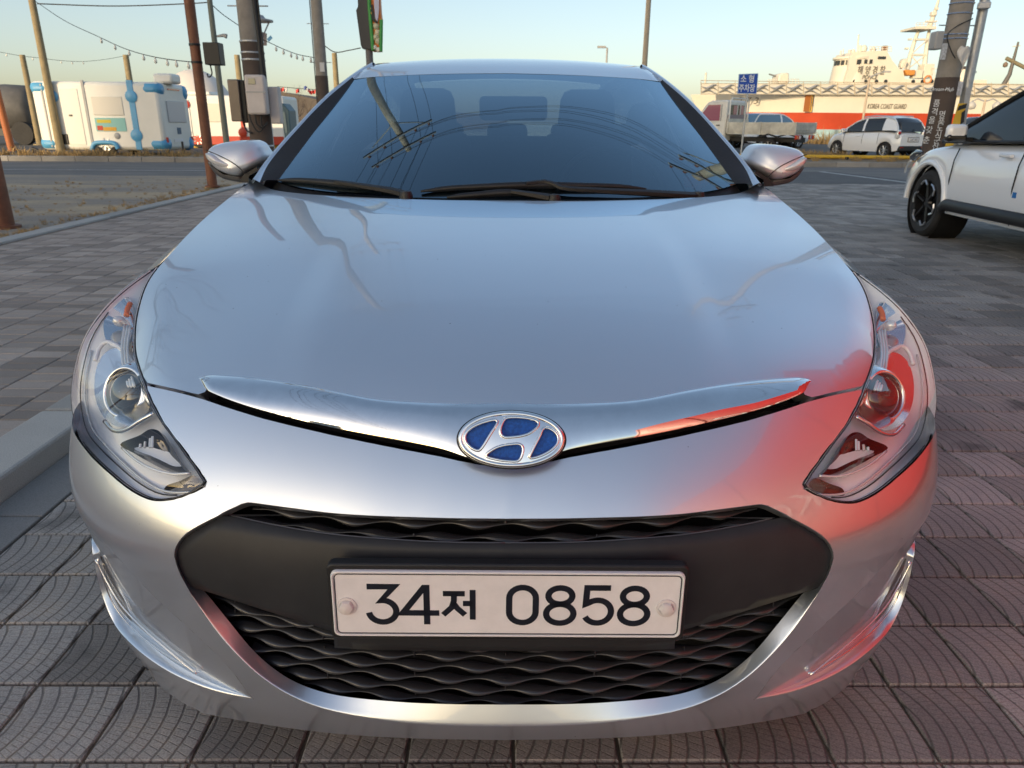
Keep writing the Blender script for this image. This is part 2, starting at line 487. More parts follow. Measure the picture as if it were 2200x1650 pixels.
def two_tone(name, c1, c2, scale, lo=.45, hi=.6, rough=.9, detail=8, stretch=(1, 1, 1)):
    m, n, l = nodes_of(name); b = n['Principled BSDF']
    geo = N(n, l, 'ShaderNodeNewGeometry'); mp = N(n, l, 'ShaderNodeVectorMath', [geo.outputs['Position'], stretch], operation='MULTIPLY')
    t = N(n, l, 'ShaderNodeTexNoise'); t.inputs['Scale'].default_value = scale; t.inputs['Detail'].default_value = detail; t.inputs['Roughness'].default_value = .7; l.new(mp.outputs[0], t.inputs['Vector'])
    f = N(n, l, 'ShaderNodeTexNoise'); f.inputs['Scale'].default_value = 60; f.inputs['Detail'].default_value = 4; l.new(geo.outputs['Position'], f.inputs['Vector'])
    mr = N(n, l, 'ShaderNodeMapRange', [t.outputs[0]]); mr.inputs[1].default_value, mr.inputs[2].default_value = lo, hi
    mx = N(n, l, 'ShaderNodeMix', data_type='RGBA'); mx.inputs[6].default_value = (*c1, 1); mx.inputs[7].default_value = (*c2, 1); l.new(mr.outputs[0], mx.inputs[0])
    ad = N(n, l, 'ShaderNodeMath', [f.outputs[0], .5], operation='ADD')
    vm = N(n, l, 'ShaderNodeVectorMath', [mx.outputs[2]], operation='SCALE'); l.new(ad.outputs[0], vm.inputs['Scale'])
    l.new(vm.outputs[0], b.inputs['Base Color']); b.inputs['Roughness'].default_value = rough
    bp = N(n, l, 'ShaderNodeBump'); bp.inputs['Strength'].default_value = .4; bp.inputs['Distance'].default_value = .01
    l.new(f.outputs[0], bp.inputs['Height']); l.new(bp.outputs[0], b.inputs['Normal'])
    return m

sheet('ground', [(-900, -700), (900, -700), (900, 1500), (-900, 1500)], -.035, two_tone('far_ground', (.10, .09, .075), (.16, .135, .10), .15))
MORTAR = stone_mat('joint_sand', (.15, .11, .08))
pav = sheet('pavement', [(-1.46, -60), (60, -60), (60, 15.2), (-1.46, 15.2)], -.008, MORTAR)
TPX, TPY, TG = .211, .2074, .007
def tile_mesh(name, sx, sy, h, bev, material):
    me = bpy.data.meshes.new(name)
    V = []
    for z, ins in ((-h, 0), (-bev, 0), (0, bev)):
        V += [(-sx/2+ins, -sy/2+ins, z), (sx/2-ins, -sy/2+ins, z), (sx/2-ins, sy/2-ins, z), (-sx/2+ins, sy/2-ins, z)]
    F = [(8, 9, 10, 11)]
    for k in (0, 4):
        for i in range(4): F.append((k+i, k+(i+1) % 4, k+4+(i+1) % 4, k+4+i))
    me.from_pydata(V, [], F)
    uvl = me.uv_layers.new(name='UVMap')
    for lp in me.loops:
        v = me.vertices[lp.vertex_index].co; uvl.data[lp.index].uv = (v.x/sx+.5, v.y/sy+.5)
    me.materials.append(material)
    return me, V, F
def lay(parent, cells, sx, sy, h, bev, m_one, m_many, name, near, maxn=300, z0=0.0, rest_name=None):
    """the nearest maxn pieces as objects of their own, the others joined"""
    me, V, F = tile_mesh(name, sx, sy, h, bev, m_one)
    cells = sorted(cells, key=near)
    for (x, y, rz) in cells[:maxn]:
        o = bpy.data.objects.new(name, me); COL.objects.link(o); o.parent = parent
        o.location = (x, y, z0+random.uniform(-.0012, .0006)); o.rotation_euler = (random.gauss(0, .003), random.gauss(0, .003), rz+random.gauss(0, .003))
    rest = cells[maxn:]
    if rest:
        A = np.array(V); c = np.array(rest); nV = len(V)
        cs, sn = np.cos(c[:, 2])[:, None], np.sin(c[:, 2])[:, None]
        tl = rng.normal(0, .003, (len(c), 2))
        P = np.empty((len(c), nV, 3))
        P[:, :, 0] = A[:, 0]*cs-A[:, 1]*sn+c[:, :1]; P[:, :, 1] = A[:, 0]*sn+A[:, 1]*cs+c[:, 1:2]
        P[:, :, 2] = A[:, 2]+z0+rng.uniform(-.0012, .0006, (len(c), 1))+A[:, 0]*tl[:, :1]+A[:, 1]*tl[:, 1:]
        Fa = [tuple(i+k*nV for i in f) for k in range(len(c)) for f in F]
        m2 = bpy.data.meshes.new(rest_name); m2.from_pydata(P.reshape(-1, 3).tolist(), [], Fa)
        uvl = m2.uv_layers.new(name='UVMap')
        li = np.empty(len(m2.loops), int); m2.loops.foreach_get('vertex_index', li)
        uv = np.stack([A[li % nV, 0]/sx+.5, A[li % nV, 1]/sy+.5], 1); uvl.data.foreach_set('uv', uv.ravel())
        at_ = m2.attributes.new('shade', 'FLOAT', 'POINT'); at_.data.foreach_set('value', np.repeat(rng.random(len(c)), nV))
        m2.materials.append(m_many)
        o = bpy.data.objects.new(rest_name, m2); COL.objects.link(o); o.parent = parent; o['kind'] = 'stuff'
def seen(x, y, z, pad=60):
    d = np.array([x, y, z])-CAM; q = d.dot(_f)
    if q < .05: return False
    px, py = 1100+FPX*d.dot(_r)/q, 825-FPX*d.dot(_u)/q
    return -pad < px < 2200+pad and py < 1650+pad
def car_hides(x, y): return abs(x) < .7 and y > .6
ROT = R(-1.5)
cells = []
for i in range(-9, 76):
    for j in range(-8, 76):
        x0, y0_ = -.826+TPX*(i+.5), .162+TPY*(j+.5)
        x, y = x0, y0_
        if x < -1.46+TPX*.35: continue
        if (seen(x, y, 0, 1200) or abs(y) < 2.5) and not (abs(x) < .6 and .9 < y < 4.4) and x < 3.4+max(0, y-2.5)*3: cells.append((x, y, 0))
TB = (.315, .29, .268)
lay(pav, cells, TPX-TG, TPY-TG, .012, .003, tile_mat('paver_fan', TB), tile_mat('paver_fan_many', TB, True), 'tile', lambda c: (not seen(c[0], c[1], 0, 40) or car_hides(c[0], c[1]), c[0]**2+(c[1]+.93)**2), 300, 0.0, 'distant_tiles')
# side paving: narrow bricks, raised by a low kerb
brick_bed = MB().box2((-4.76, -60, -.03), (-1.87, 60, .07)).build('side_pavement', MORTAR, None, 0); brick_bed['kind'] = 'structure'
cells = []
for i in range(-1, 15):
    for j in range(-20, 150):
        x, y = -1.985-.208*i-.104, .1*j+(.05 if i % 2 else 0)
        if x < -4.72: continue
        if seen(x, y, .08, 1500) or y > -1.5: cells.append((x, y, 0))
BB = (.33, .277, .24)
lay(brick_bed, cells, .202, .0955, .012, .004, stone_mat('brick_paver', BB), stone_mat('brick_paver_many', BB, True), 'brick', lambda c: (not seen(c[0], c[1], .08, 40), c[0]**2+(c[1]+.93)**2), 300, .078, 'distant_bricks')
# granite kerb, gutter stones, edging
GRAN = stone_mat('kerb_granite', (.40, .385, .36), lo=.85, spread=.3, stain=.5)
kerb = sheet('kerb', [(-1.86, -60), (-1.652, -60), (-1.652, 60), (-1.86, 60)], -.02, MORTAR)
gut = stone_mat('gutter_stone', (.27, .26, .25), lo=.85, spread=.3, stain=.6)
y = -3.2
while y < 15:
    MB().box2((-1.865, y, -.03), (-1.65, y+.992, .082)).build('kerb_stone', GRAN, kerb, 0, bevel=.012)
    MB().box2((-1.645, y+.3, -.03), (-1.465, y+.3+.994, .001)).build('gutter_stone', gut, kerb, 0, bevel=.004)
    y += 1.0
y = -2.
edging = sheet('edging', [(-4.95, -5), (-4.765, -5), (-4.765, 17), (-4.95, 17)], -.02, MORTAR)
while y < 16:
    MB().box2((-4.95, y, -.03), (-4.765, y+.994, .092)).build('edging_stone', GRAN, edging, 0, bevel=.01)
    y += 1.0
# gravel verge with dry grass, road, far kerbs
sheet('verge', [(-60, -5), (-4.95, -5), (-4.95, 15.6), (-60, 15.6)], .045, two_tone('gravel_verge', (.26, .225, .19), (.46, .35, .22), .55, .42, .62, stretch=(.5, 1.6, 1)))
ASPH = two_tone('asphalt', (.15, .143, .138), (.21, .195, .18), 1.2, stretch=(.35, 1.5, 1))
sheet('road', [(-90, 15.2), (90, 15.2), (90, 22.0), (-90, 22.0)], .0, ASPH)
LINE = mat('road_paint', (.42, .42, .41), .8, noise=.45, nscale=6)
o = sheet('road_marking', [(-60, 18.02), (-2, 18.02), (-2, 18.14), (-60, 18.14)], .005, LINE)
o = sheet('road_marking', [(8.45, 19.6), (8.62, 19.6), (9.05, 15.3), (8.88, 15.3)], .005, LINE)
sheet('road_patch', [(3.5, 15.25), (9.5, 15.25), (8.9, 19.5), (2.2, 19.5)], .003, two_tone('patched_asphalt', (.10, .098, .10), (.13, .128, .125), 2.0))
KERBM = stone_mat('far_kerb_concrete', (.27, .255, .235), lo=.85, spread=.3, stain=.8)
fk = sheet('far_kerb', [(-90, 22.0), (90, 22.0), (90, 22.25), (-90, 22.25)], -.01, MORTAR)
for x in np.arange(-30, 30, 1.0):
    MB().box2((x, 22.0, -.03), (x+.99, 22.22, .15)).build('kerb_stone', KERBM, fk, 0, bevel=.015)
sheet('parking_lot', [(-90, 22.22), (90, 22.22), (90, 62), (-90, 62)], .12, two_tone('lot_asphalt', (.085, .083, .08), (.16, .13, .095), .3, .5, .7))
sheet('dry_verge', [(-60, 22.24), (60, 22.24), (60, 24.6), (-60, 24.6)], .13, two_tone('dry_grass_soil', (.20, .14, .075), (.30, .21, .11), .8))
# dry grass tufts
def tufts(name, spots, h, label, n=26):
    mb = MB()
    for (x, y, z, s) in spots:
        for k in range(n):
            a = random.uniform(0, 6.28); d = random.uniform(0, .22)*s; hh = h*s*random.uniform(.5, 1.2)
            bx, by = x+d*math.cos(a), y+d*math.sin(a); lx, ly = hh*.5*math.cos(a)*random.random(), hh*.5*math.sin(a)*random.random()
            w = .012*s; q = random.uniform(0, 3.14); cx, cy = w*math.cos(q), w*math.sin(q)
            mb.add([(bx-cx, by-cy, z), (bx+cx, by+cy, z), (bx+lx*.5, by+ly*.5, z+hh*.6), (bx+lx, by+ly, z+hh*random.uniform(.75, 1))], [(0, 1, 2), (0, 2, 3)])
    return tag(mb.build(name, mat('dry_grass', (.34, .23, .10), .9, noise=.35, nscale=5), None, 0, fix=False), label, 'grass', kind='stuff')
sp_ = [(random.uniform(-17, -5), random.uniform(22.4, 24), .12, random.uniform(.4, .9)) for _ in range(120)] + [(random.uniform(6, 16), random.uniform(22.6, 24.5), .13, random.uniform(.3, .7)) for _ in range(90)]
sp_ += [(onZ(random.uniform(0, 60), random.uniform(318, 330), .12)[0], random.uniform(22.6, 25), .12, random.uniform(.8, 1.3)) for _ in range(40)]
sp_ += [(random.uniform(-9, -5.1), random.uniform(5.5, 14), .045, random.uniform(.06, .16)) for _ in range(200)]
sp_ += [(-5.05-abs(random.gauss(0, .15)), random.uniform(5, 13), .05, random.uniform(.08, .2)) for _ in range(160)]
sp_ += [(random.uniform(9.5, 11.5), random.uniform(24.5, 26), .13, random.uniform(.6, 1.1)) for _ in range(40)] + [(random.uniform(15, 20), random.uniform(45, 52), .12, random.uniform(1.5, 3.5)) for _ in range(40)]
tufts('dry_grass', sp_, .32, 'dry yellow grass along the verges and kerbs')
leaf = MB()
for _ in range(350):
    x, y = random.uniform(-9, -4.9), random.uniform(5, 15); a = random.uniform(0, 6.28); s = random.uniform(.015, .04)
    leaf.add([(x+s*math.cos(a+k*2.1)*(1 if k else 1.6), y+s*math.sin(a+k*2.1), .052+random.uniform(0, .02)) for k in range(3)], [(0, 1, 2)])
tag(leaf.build('fallen_leaves', mat('dry_leaf', (.28, .17, .07), .9), None, 0, fix=False), 'dry fallen leaves scattered over the gravel verge', 'leaves', kind='stuff')

# ================================================================== behind the camera: added tower shades the foreground, red container shows in the paint
sdir = Vector((math.sin(SUN_AZ), math.cos(SUN_AZ), 0)); sper = Vector((-sdir.y, sdir.x, 0))      # sper: to the right seen from the sun
def sun_pos(d, q): return sdir*d + sper*q
TOWER_D, TOWER_H = 250., 61.8
bld = empty('shade_tower', (0, 0, 0), 0, 'unseen tower block added far behind the camera to shade the forecourt', 'shade blocker')  # unseen tower, sized and placed only for the shade it casts
q0, q1 = (-24.6, 1.7)
cc = sun_pos(TOWER_D, (q0+q1)/2)
ang = math.atan2(sper.y, sper.x)
MB().box((cc.x, cc.y, TOWER_H/2), (q1-q0, 12, TOWER_H), rz=ang).build('wall', mat('tower_wall', (.5, .48, .45), .8, noise=.1, nscale=.1), bld, 0)
MB().box((cc.x, cc.y, TOWER_H+.16), (q1-q0+.2, 12.6, .3), rz=ang).build('roof', mat('tower_roof', (.25, .25, .26), .6), bld, 0)
TWIN = mat('tower_glass', (.06, .08, .10), .1)
for fl in range(20):
    for k in range(5):
        p = sun_pos(TOWER_D-6.03, q0+2.9+k*5.1); MB().box((p.x, p.y, 3+fl*2.9), (3.4, .1, 1.6), rz=ang).build('window', TWIN, bld, 0)
RED = mat('red_container_paint', (.55, .022, .015), .45, 0, noise=.08, nscale=2)
cont = empty('red_container', (0, 0, 0), 0, 'large red steel container with white lettering to the right of the camera', 'container')
mb = MB(); mb.box2((3.5, -6.2, .15), (6.0, 2.4, 4.3)); mb.build('shell', RED, cont, 0)
for k in range(4):
    y = -6.15+k*2.78
    MB().box2((3.462, y, .22), (3.502, y+.15, 4.22)).build('rib', RED, cont, 0)
text('lettering', 'KOKO', 1.0, cont, (3.45, -1.5, 1.8), (R(90), 0, R(-90)), mat('white_lettering', (.8, .78, .75), .5))
# ================================================================== the silver car
CAR = empty('silver_sedan', (0, 0, 0), 0, 'silver saloon car filling the foreground, front number plate 34저 0858', 'car')

# ---- nose surface: plan curve (x, y) swept over z, leaning back upwards
_pl = spl([(0, 0), (.13, .003), (.25, .012), (.45, .05), (.6, .105), (.72, .18), (.81, .27), (.858, .35), (.884, .43), (.902, .55), (.911, .75), (.913, .98)], 700)
_ps = np.concatenate([[0], np.cumsum(np.linalg.norm(np.diff(_pl, axis=0), axis=1))])
_pt = np.gradient(_pl, _ps, axis=0)
_pn = np.stack([_pt[:, 1], -_pt[:, 0]], 1)                      # outward plan normal
Y0 = cubic([.10, .16, .21, .26, .35, .5, .55, .6, .65, .7, .75, .8, .9], [.075, .05, .028, .012, .002, .0, .006, .026, .057, .098, .148, .208, .35])
XS = pchip([.1, .25, .335, .38, .43, .46, .5, .6, .7, .8, .9], [.972, .975, .975, .972, .970, .978, .99, .99, .992, .98, .96])
def nose(t, z, inset=0.0):
    t = np.asarray(t, float); z = np.asarray(z, float)
    a = np.abs(t); sg = np.where(t < 0, -1., 1.)
    fx, fy = np.interp(a, _ps, _pl[:, 0]), np.interp(a, _ps, _pl[:, 1])
    nx, ny = np.interp(a, _ps, _pn[:, 0]), np.interp(a, _ps, _pn[:, 1])
    x = sg*(XS(z)*fx - inset*nx)
    y = Y0(z.ravel()).reshape(z.shape) + fy - inset*ny
    return np.stack([x, y, z + 0*x], -1)
TMAX = _ps[-1]
_bvh = {}
def nose_bvh(inset):
    k = round(inset, 4)
    if k not in _bvh:
        T, Z = np.meshgrid(np.linspace(-TMAX, TMAX, 260), np.linspace(.10, .90, 110))
        V = nose(T, Z, inset).reshape(-1, 3)
        F = [(i*260+j, i*260+j+1, (i+1)*260+j+1, (i+1)*260+j) for i in range(109) for j in range(259)]
        _bvh[k] = BVHTree.FromPolygons([tuple(p) for p in V], F)
    return _bvh[k]
def nhit(px, py, inset=0.0):
    b = nose_bvh(inset)
    d = Vector(ray(px, py)).normalized()
    h = b.ray_cast(Vector(CAM), d)
    if h[0] is None:                                            # beyond the limb: nearest point to the ray
        best = None
        for s in np.linspace(.8, 2.2, 60):
            q = b.find_nearest(Vector(CAM) + d*s)
            if best is None or q[3] < best[1]: best = (q[0], q[3])
        return np.array(best[0])
    return np.array(h[0])
def n_uv(p, inset=0.0):
    z = p[2]
    yy = p[1] - float(Y0(z)[0])
    xx = abs(p[0]) / float(XS(z))
    q = _pl - inset*_pn
    i = np.argmin((q[:, 0]-xx)**2 + (q[:, 1]-yy)**2)
    return (math.copysign(_ps[i], p[0]), z)

def in_poly(P, poly):
    P = np.asarray(P); poly = np.asarray(poly)
    x, y = P[:, 0], P[:, 1]
    c = np.zeros(len(P), bool); j = len(poly)-1
    for i in range(len(poly)):
        xi, yi = poly[i]; xj, yj = poly[j]
        if yi != yj:
            c ^= ((yi > y) != (yj > y)) & (x < (xj-xi)*(y-yi)/(yj-yi)+xi)
        j = i
    return c
def trimmed(name, surf, outer, holes, step, material, parent, thick=0., flip=False):
    """a panel cut out of a smooth surface: triangulated in the surface's own coordinates, shading normals from the surface"""
    def dens(poly):
        out = []
        for a, b in zip(poly, np.roll(poly, -1, axis=0)):
            k = max(1, int(np.linalg.norm(b-a)/step))
            for i in range(k): out.append(a+(b-a)*i/k)
        return np.array(out)
    loops = [dens(np.array(outer, float))] + [dens(np.array(h, float)) for h in holes]
    o = loops[0]
    g = np.stack(np.meshgrid(np.arange(o[:, 0].min()+step*.37, o[:, 0].max(), step), np.arange(o[:, 1].min()+step*.31, o[:, 1].max(), step*.8)), -1).reshape(-1, 2)
    ok = in_poly(g, loops[0])
    for h in loops[1:]: ok &= ~in_poly(g, h)
    g = g[ok]
    allb = np.vstack(loops)
    keep = np.ones(len(g), bool)
    for i in range(0, len(g), 2000):
        d = ((g[i:i+2000, None, :]-allb[None, :, :])**2).sum(-1).min(1)
        keep[i:i+2000] = d > (step*.45)**2
    g = g[keep]
    V = [Vector(p) for p in allb] + [Vector(p) for p in g]
    E = []; b = 0
    for L in loops:
        E += [(b+i, b+(i+1) % len(L)) for i in range(len(L))]; b += len(L)
    r_ = delaunay_2d_cdt(V, E, [], 0, 1e-7)
    v2 = np.array([tuple(p) for p in r_[0]]); F = np.array([f for f in r_[2]])
    cen = v2[F].mean(1)
    ok = in_poly(cen, loops[0])
    for h in loops[1:]: ok &= ~in_poly(cen, h)
    F = F[ok]
    P = surf(v2[:, 0], v2[:, 1])
    e = 1e-3
    du = surf(v2[:, 0]+e, v2[:, 1])-surf(v2[:, 0]-e, v2[:, 1]); dv = surf(v2[:, 0], v2[:, 1]+e)-surf(v2[:, 0], v2[:, 1]-e)
    N = np.cross(du, dv); N /= np.linalg.norm(N, axis=1)[:, None]
    if flip: N = -N; F = F[:, ::-1]
    mb = MB(); mb.v = [tuple(p) for p in P]; mb.f = [tuple(int(i) for i in f) for f in F]; mb.m = [0]*len(mb.f)
    ob = mb.build(name, material, parent, 180, normals=N, fix=False)
    if thick:
        m = ob.modifiers.new('thickness', 'SOLIDIFY'); m.thickness = thick; m.offset = -1
    return ob

def px_uv(pts, inset=0.0):
    return np.array([n_uv(nhit(x, y, inset), inset) for x, y in pts])
def mirror_poly(half):
    """half polygon running from the centre line to the centre line -> whole polygon"""
    h = np.array(half, float)
    h[0, 0] = h[-1, 0] = 0
    m = h[::-1].copy(); m[:, 0] *= -1
    return np.vstack([h, m[1:-1]])
def flat(curve, n): return spl(curve, n)

# ---- feature curves measured on the left half of the photograph (pixels)
HL_IN = [(438,1034),(425,1012),(400,977),(376,943),(349,907),(323,861),(307,818),(297,790),(289,760),(287,730),(289,691),(296,655),(308,618),(322,592),(336,574)]
HL_OUT = [(434,1043),(412,1056),(372,1070),(330,1072),(285,1052),(238,1015),(196,975),(173,945),(160,905),(153,850),(160,790),(180,725),(222,664),(270,619),(322,581)]
CREASE = [(152,1052),(175,1112),(255,1199),(327,1277),(382,1328),(436,1378),(490,1432),(530,1484),(545,1503)]
SILL_OUT = [(193,1190),(203,1250),(225,1312),(260,1362),(310,1408),(370,1447),(440,1477),(500,1494),(545,1503)]
SILL_IN = [(205,1190),(222,1250),(245,1305),(290,1358),(340,1398),(395,1430),(432,1446),(490,1476),(545,1501)]
LIP = [(228,1392),(245,1432),(275,1464),(330,1500),(420,1528),(530,1550),(700,1574),(880,1586),(1084,1590)]
GR_OUT = [(1086,1114),(980,1113),(871,1110),(790,1107),(707,1101),(620,1090),(560,1082),(532,1079),(505,1088),(470,1106),(435,1124),(402,1144),(384,1161),(375,1183),(377,1207),(391,1242),(420,1291),(468,1360),(515,1412),(560,1453),(620,1492),(700,1524),(850,1551),(970,1559),(1086,1561)]
GR_IN = [(1086,1120),(980,1119),(871,1116),(790,1113),(707,1107),(625,1097),(570,1090),(540,1087),(512,1097),(478,1114),(445,1131),(413,1152),(396,1170),(390,1190),(391,1208),(403,1237),(437,1268),(492,1335),(540,1393),(580,1430),(632,1464),(710,1491),(855,1508),(970,1513),(1086,1514)]

hl_gap = 1.012
lamp_out = spl(np.array(HL_OUT[:8]), 30)
# bumper skin
top = [(1086,1003),(1040,1000),(990,991),(940,980),(850,963),(700,932),(560,898),(480,873),(436,858),(380,843),(316,829)]
hl_in_b = [(318,838),(335,874),(358,915),(384,949),(410,983),(434,1017),(445,1035)]
hl_low_b = [(441,1046),(414,1060),(372,1074),(328,1076),(283,1056),(235,1018),(193,978),(170,948)]
uv_top = px_uv(spl(top, 40)); uv_in = px_uv(spl(hl_in_b, 24)); uv_low = px_uv(spl(hl_low_b, 36))
uv_cr = px_uv(spl(CREASE, 50)); uv_so = px_uv(spl(SILL_OUT, 50)); uv_lip = px_uv(spl(LIP, 50))
T_END = -1.24                                                   # plan length at the wheel arch
z_a, z_b, z_c, z_d = uv_low[-1][1], uv_cr[0][1], uv_so[0][1], uv_lip[0][1]
side_top = [(uv_low[-1][0]-.08, z_a+.004), (T_END, z_a+.01)]
half = np.vstack([uv_top, uv_in, uv_low, side_top, [(T_END, z_b+.005)], uv_cr, uv_so[::-1][1:], [(T_END, z_c+.01), (T_END, z_d), (uv_lip[0][0]-.12, z_d)], uv_lip])
GOUT = mirror_poly(px_uv(spl(GR_OUT, 110)))
trimmed('bumper', lambda t, z: nose(t, z), mirror_poly(half), [GOUT], .014, SILVER, CAR)

# rolled edge and bevel of the grille mouth
o3 = np.array([nhit(x, y) for x, y in spl(GR_OUT, 111, even=False)])
i3 = np.array([nhit(x, y, .022) for x, y in spl(GR_IN, 111, even=False)])
o3[0, 0] = o3[-1, 0] = i3[0, 0] = i3[-1, 0] = 0
rows = []
for k, (a, dep) in enumerate([(0, 0), (.03, .0), (.08, .02), (.16, .09), (.3, .24), (.6, .56), (1, 1)]):
    d = i3 - o3
    p = o3 + d*a
    p[:, 1] = o3[:, 1] + d[:, 1]*dep + .0
    rows.append(p)
full = [np.vstack([r, (r*[-1, 1, 1])[::-1][1:]]) for r in rows]
MB().grid(full).build('grille_surround', SILVER, CAR, 180)
# black inner wall and dark backing
bk = np.array([nhit(x, y, .11) for x, y in spl(GR_IN, 111, even=False)])
bk[0, 0] = bk[-1, 0] = 0
bk = np.vstack([bk, (bk*[-1, 1, 1])[::-1][1:]])
MB().grid([full[-1], bk]).build('grille_inner_wall', BLACK, CAR, 60)
ce = np.array([0, .16, .42])
MB().grid([bk, bk*.02+ce*.98]).build('grille_backing', DEEP, CAR, 60)

# fog lamp slot: undercut, sill
NC = 50
cr3 = np.array([nhit(x, y) for x, y in spl(CREASE, NC)])
so3 = np.array([nhit(x, y) for x, y in spl(SILL_OUT, NC)])
tap = np.linspace(0, 1, NC)
for _ in range(6): so3[1:-1] = (so3[:-2]+2*so3[1:-1]+so3[2:])/4
_t = np.array([n_uv(p)[0] for p in so3]); _in = .024*(1-tap**3)
for _ in range(10): _t[1:-1] = (_t[:-2]+2*_t[1:-1]+_t[2:])/4
si3 = np.array([nose(np.array(_t[i]), np.array(so3[i][2]+.003), float(_in[i])) for i in range(NC)])
si_in = [_in[0]]
for arr in (cr3, so3, si3):                                     # carry the strips round the corner to the wheel arch
    pass
def round_side(c3, inset):
    p = c3[0]; uv = n_uv(p, 0)
    ext = nose(np.linspace(T_END, uv[0]-.05, 8), np.full(8, p[2]), inset)
    return np.vstack([ext, c3])
CR, SO, SI = round_side(cr3, 0), round_side(so3, 0), round_side(si3, si_in[0])
rows = []
for a, bul in [(0, 0), (.04, .02), (.12, .06), (.3, .10), (.6, .08), (1, 0)]:
    p = CR + (SI-CR)*a
    rows.append(p)
MB().grid(rows).build('bumper_undercut', SILVER, CAR, 180)
rows = [SI, SI+(SO-SI)*.5+[0, 0, .002], SI+(SO-SI)*.9+[0, 0, .002], SO]
MB().grid(rows).build('fog_lamp_sill', SILVER, CAR, 180)
for nm in ('bumper_undercut', 'fog_lamp_sill'):
    mirror_of(bpy.data.objects[nm])
# fog lamps: a long clear lens with bright bezel lines inside the slot
def fog():
    def uc(px, py, out=.004):                                    # point on the undercut face
        V = np.array([CR+(SI-CR)*q for q in np.linspace(0, 1, 24)]).reshape(-1, 3)
        d = ray(px, py); v = V-CAM; t = v@d/d.dot(d); w = np.linalg.norm(v-t[:, None]*d, axis=1)
        k = np.argsort(w)[:6]; return CAM+d*(np.average(t[k], weights=1/(w[k]+1e-4))-out)
    lo = np.array([uc(x, y) for x, y in spl([(212,1200),(226,1250),(250,1304),(294,1356),(344,1396),(398,1429),(430,1444)], 30)])
    hi = np.array([uc(x, y) for x, y in spl([(213,1198),(244,1240),(282,1288),(328,1334),(376,1382),(410,1420),(430,1443)], 30)])
    for A in (lo, hi):
        v = A-CAM; n_ = np.linalg.norm(v, axis=1); u = v/n_[:, None]
        for _ in range(30): n_[1:-1] = (n_[:-2]+2*n_[1:-1]+n_[2:])/4
        A[:] = CAM+u*n_[:, None]
    f = MB().grid([lo+[0, .006, 0], hi+[0, .006, 0]]).build('fog_lamp', mat('fog_housing', (.12, .12, .13), .4, .2), CAR, 180)
    MB().grid([lo, lo*.5+hi*.5+[-.003, -.004, 0], hi]).build('lens', LENS, f, 180)
    MB().tube(lo+[-.001, -.002, .001], .0013, 6).build('bezel', CHROME, f, 180)
    MB().tube(lo*.45+hi*.55+[-.004, -.005, 0], .0014, 6).build('trim_strip', CHROME, f, 180)
    return f
mirror_of(fog())

# ---- grey centre panel, number plate
pan = [(1086,1163),(980,1162),(880,1158),(700,1143),(580,1123),(515,1109),(490,1105),(452,1124),(412,1148),(394,1170),(389,1197),(393,1222),(412,1240),(470,1260),(560,1290),(660,1322),(722,1342),(724,1380),(900,1384),(1086,1385)]
puv = px_uv(spl(pan[:7], 40).tolist()+spl(pan[6:12], 24).tolist()+spl(pan[11:17], 30).tolist()+pan[17:], .026)
def pan_surf(t, z):
    p = nose(t, z, .026)
    b = np.clip(1-((z-.50)/.115)**2, 0, 1)
    p[..., 1] -= .007*b
    return p
panel = trimmed('grille_panel', pan_surf, mirror_poly(puv), [], .02, GREYPLASTIC, CAR)
panel.modifiers.new('thickness', 'SOLIDIFY').thickness = -.012
capc = nhit(592, 1255, .026)+[0, -.0065, 0]
ring = [capc+np.array([math.cos(a)*.0225, math.cos(a)*-.004, math.sin(a)*.0225]) for a in np.linspace(0, 2*math.pi, 40, endpoint=False)]
MB().tube(ring, .0011, 6, closed=True).build('tow_cap_ring', BLACK, panel, 180)
edge = np.array([pan_surf(np.array(t), np.array(z))+[0, -.002, .001] for t, z in np.vstack([puv[:40], puv[:40][::-1][1:]*[-1, 1]])])
MB().tube(edge[::-1], .0016, 6).build('panel_lip', mat('panel_lip_grey', (.16, .16, .17), .3, .3), panel, 180)

# slats
def slat(pts, phase, inset=.045, name='slat', amp=1.0):
    c = spl(pts, 90)
    L = np.array([nhit(x, y, inset) for x, y in c])
    m = np.vstack([L, (L*[-1, 1, 1])[::-1][1:]])
    m[len(L)-1, 0] = 0
    s = np.concatenate([[0], np.cumsum(np.linalg.norm(np.diff(m, axis=0), axis=1))]); s -= s[len(L)-1]
    w = .5+.5*np.cos(2*math.pi*s/.098+phase)
    end = np.clip((s[-1]-np.abs(s))/.012, 0.25, 1)
    hh = (.0016+.0054*w**1.3)*end*amp                            # half height of the blade
    rows = []
    for a in np.linspace(0, 2*math.pi, 13):
        q = m.copy()
        q[:, 2] += -hh + hh*np.sin(a)*1.0 + .0026*np.cos(2*math.pi*s/.098+phase+.9)
        q[:, 1] += (.004+.010*w)*np.cos(a)
        rows.append(q)
    return MB().grid(rows).build(name, SLATMAT, CAR, 180, weld=1e-5)
rows_px = [[(545,1086),(640,1097),(760,1112),(900,1117),(1086,1120)],
           [(522,1108),(600,1120),(720,1135),(880,1146),(1086,1151)],
           [(454,1274),(520,1297),(620,1325),(800,1340),(1086,1345)],
           [(472,1305),(560,1322),(660,1342),(800,1358),(1086,1366)],
           [(491,1335),(580,1345),(690,1364),(850,1377),(1086,1384)],
           [(521,1358),(600,1373),(690,1388),(850,1398),(1086,1404)],
           [(544,1386),(620,1395),(700,1405),(850,1420),(1086,1428)],
           [(565,1411),(640,1418),(740,1432),(880,1446),(1086,1454)],
           [(602,1436),(660,1441),(740,1454),(880,1469),(1086,1477)],
           [(653,1462),(720,1470),(800,1483),(920,1494),(1086,1500)]]
for i, rp in enumerate(rows_px):
    slat(rp, 0 if i % 2 else math.pi)
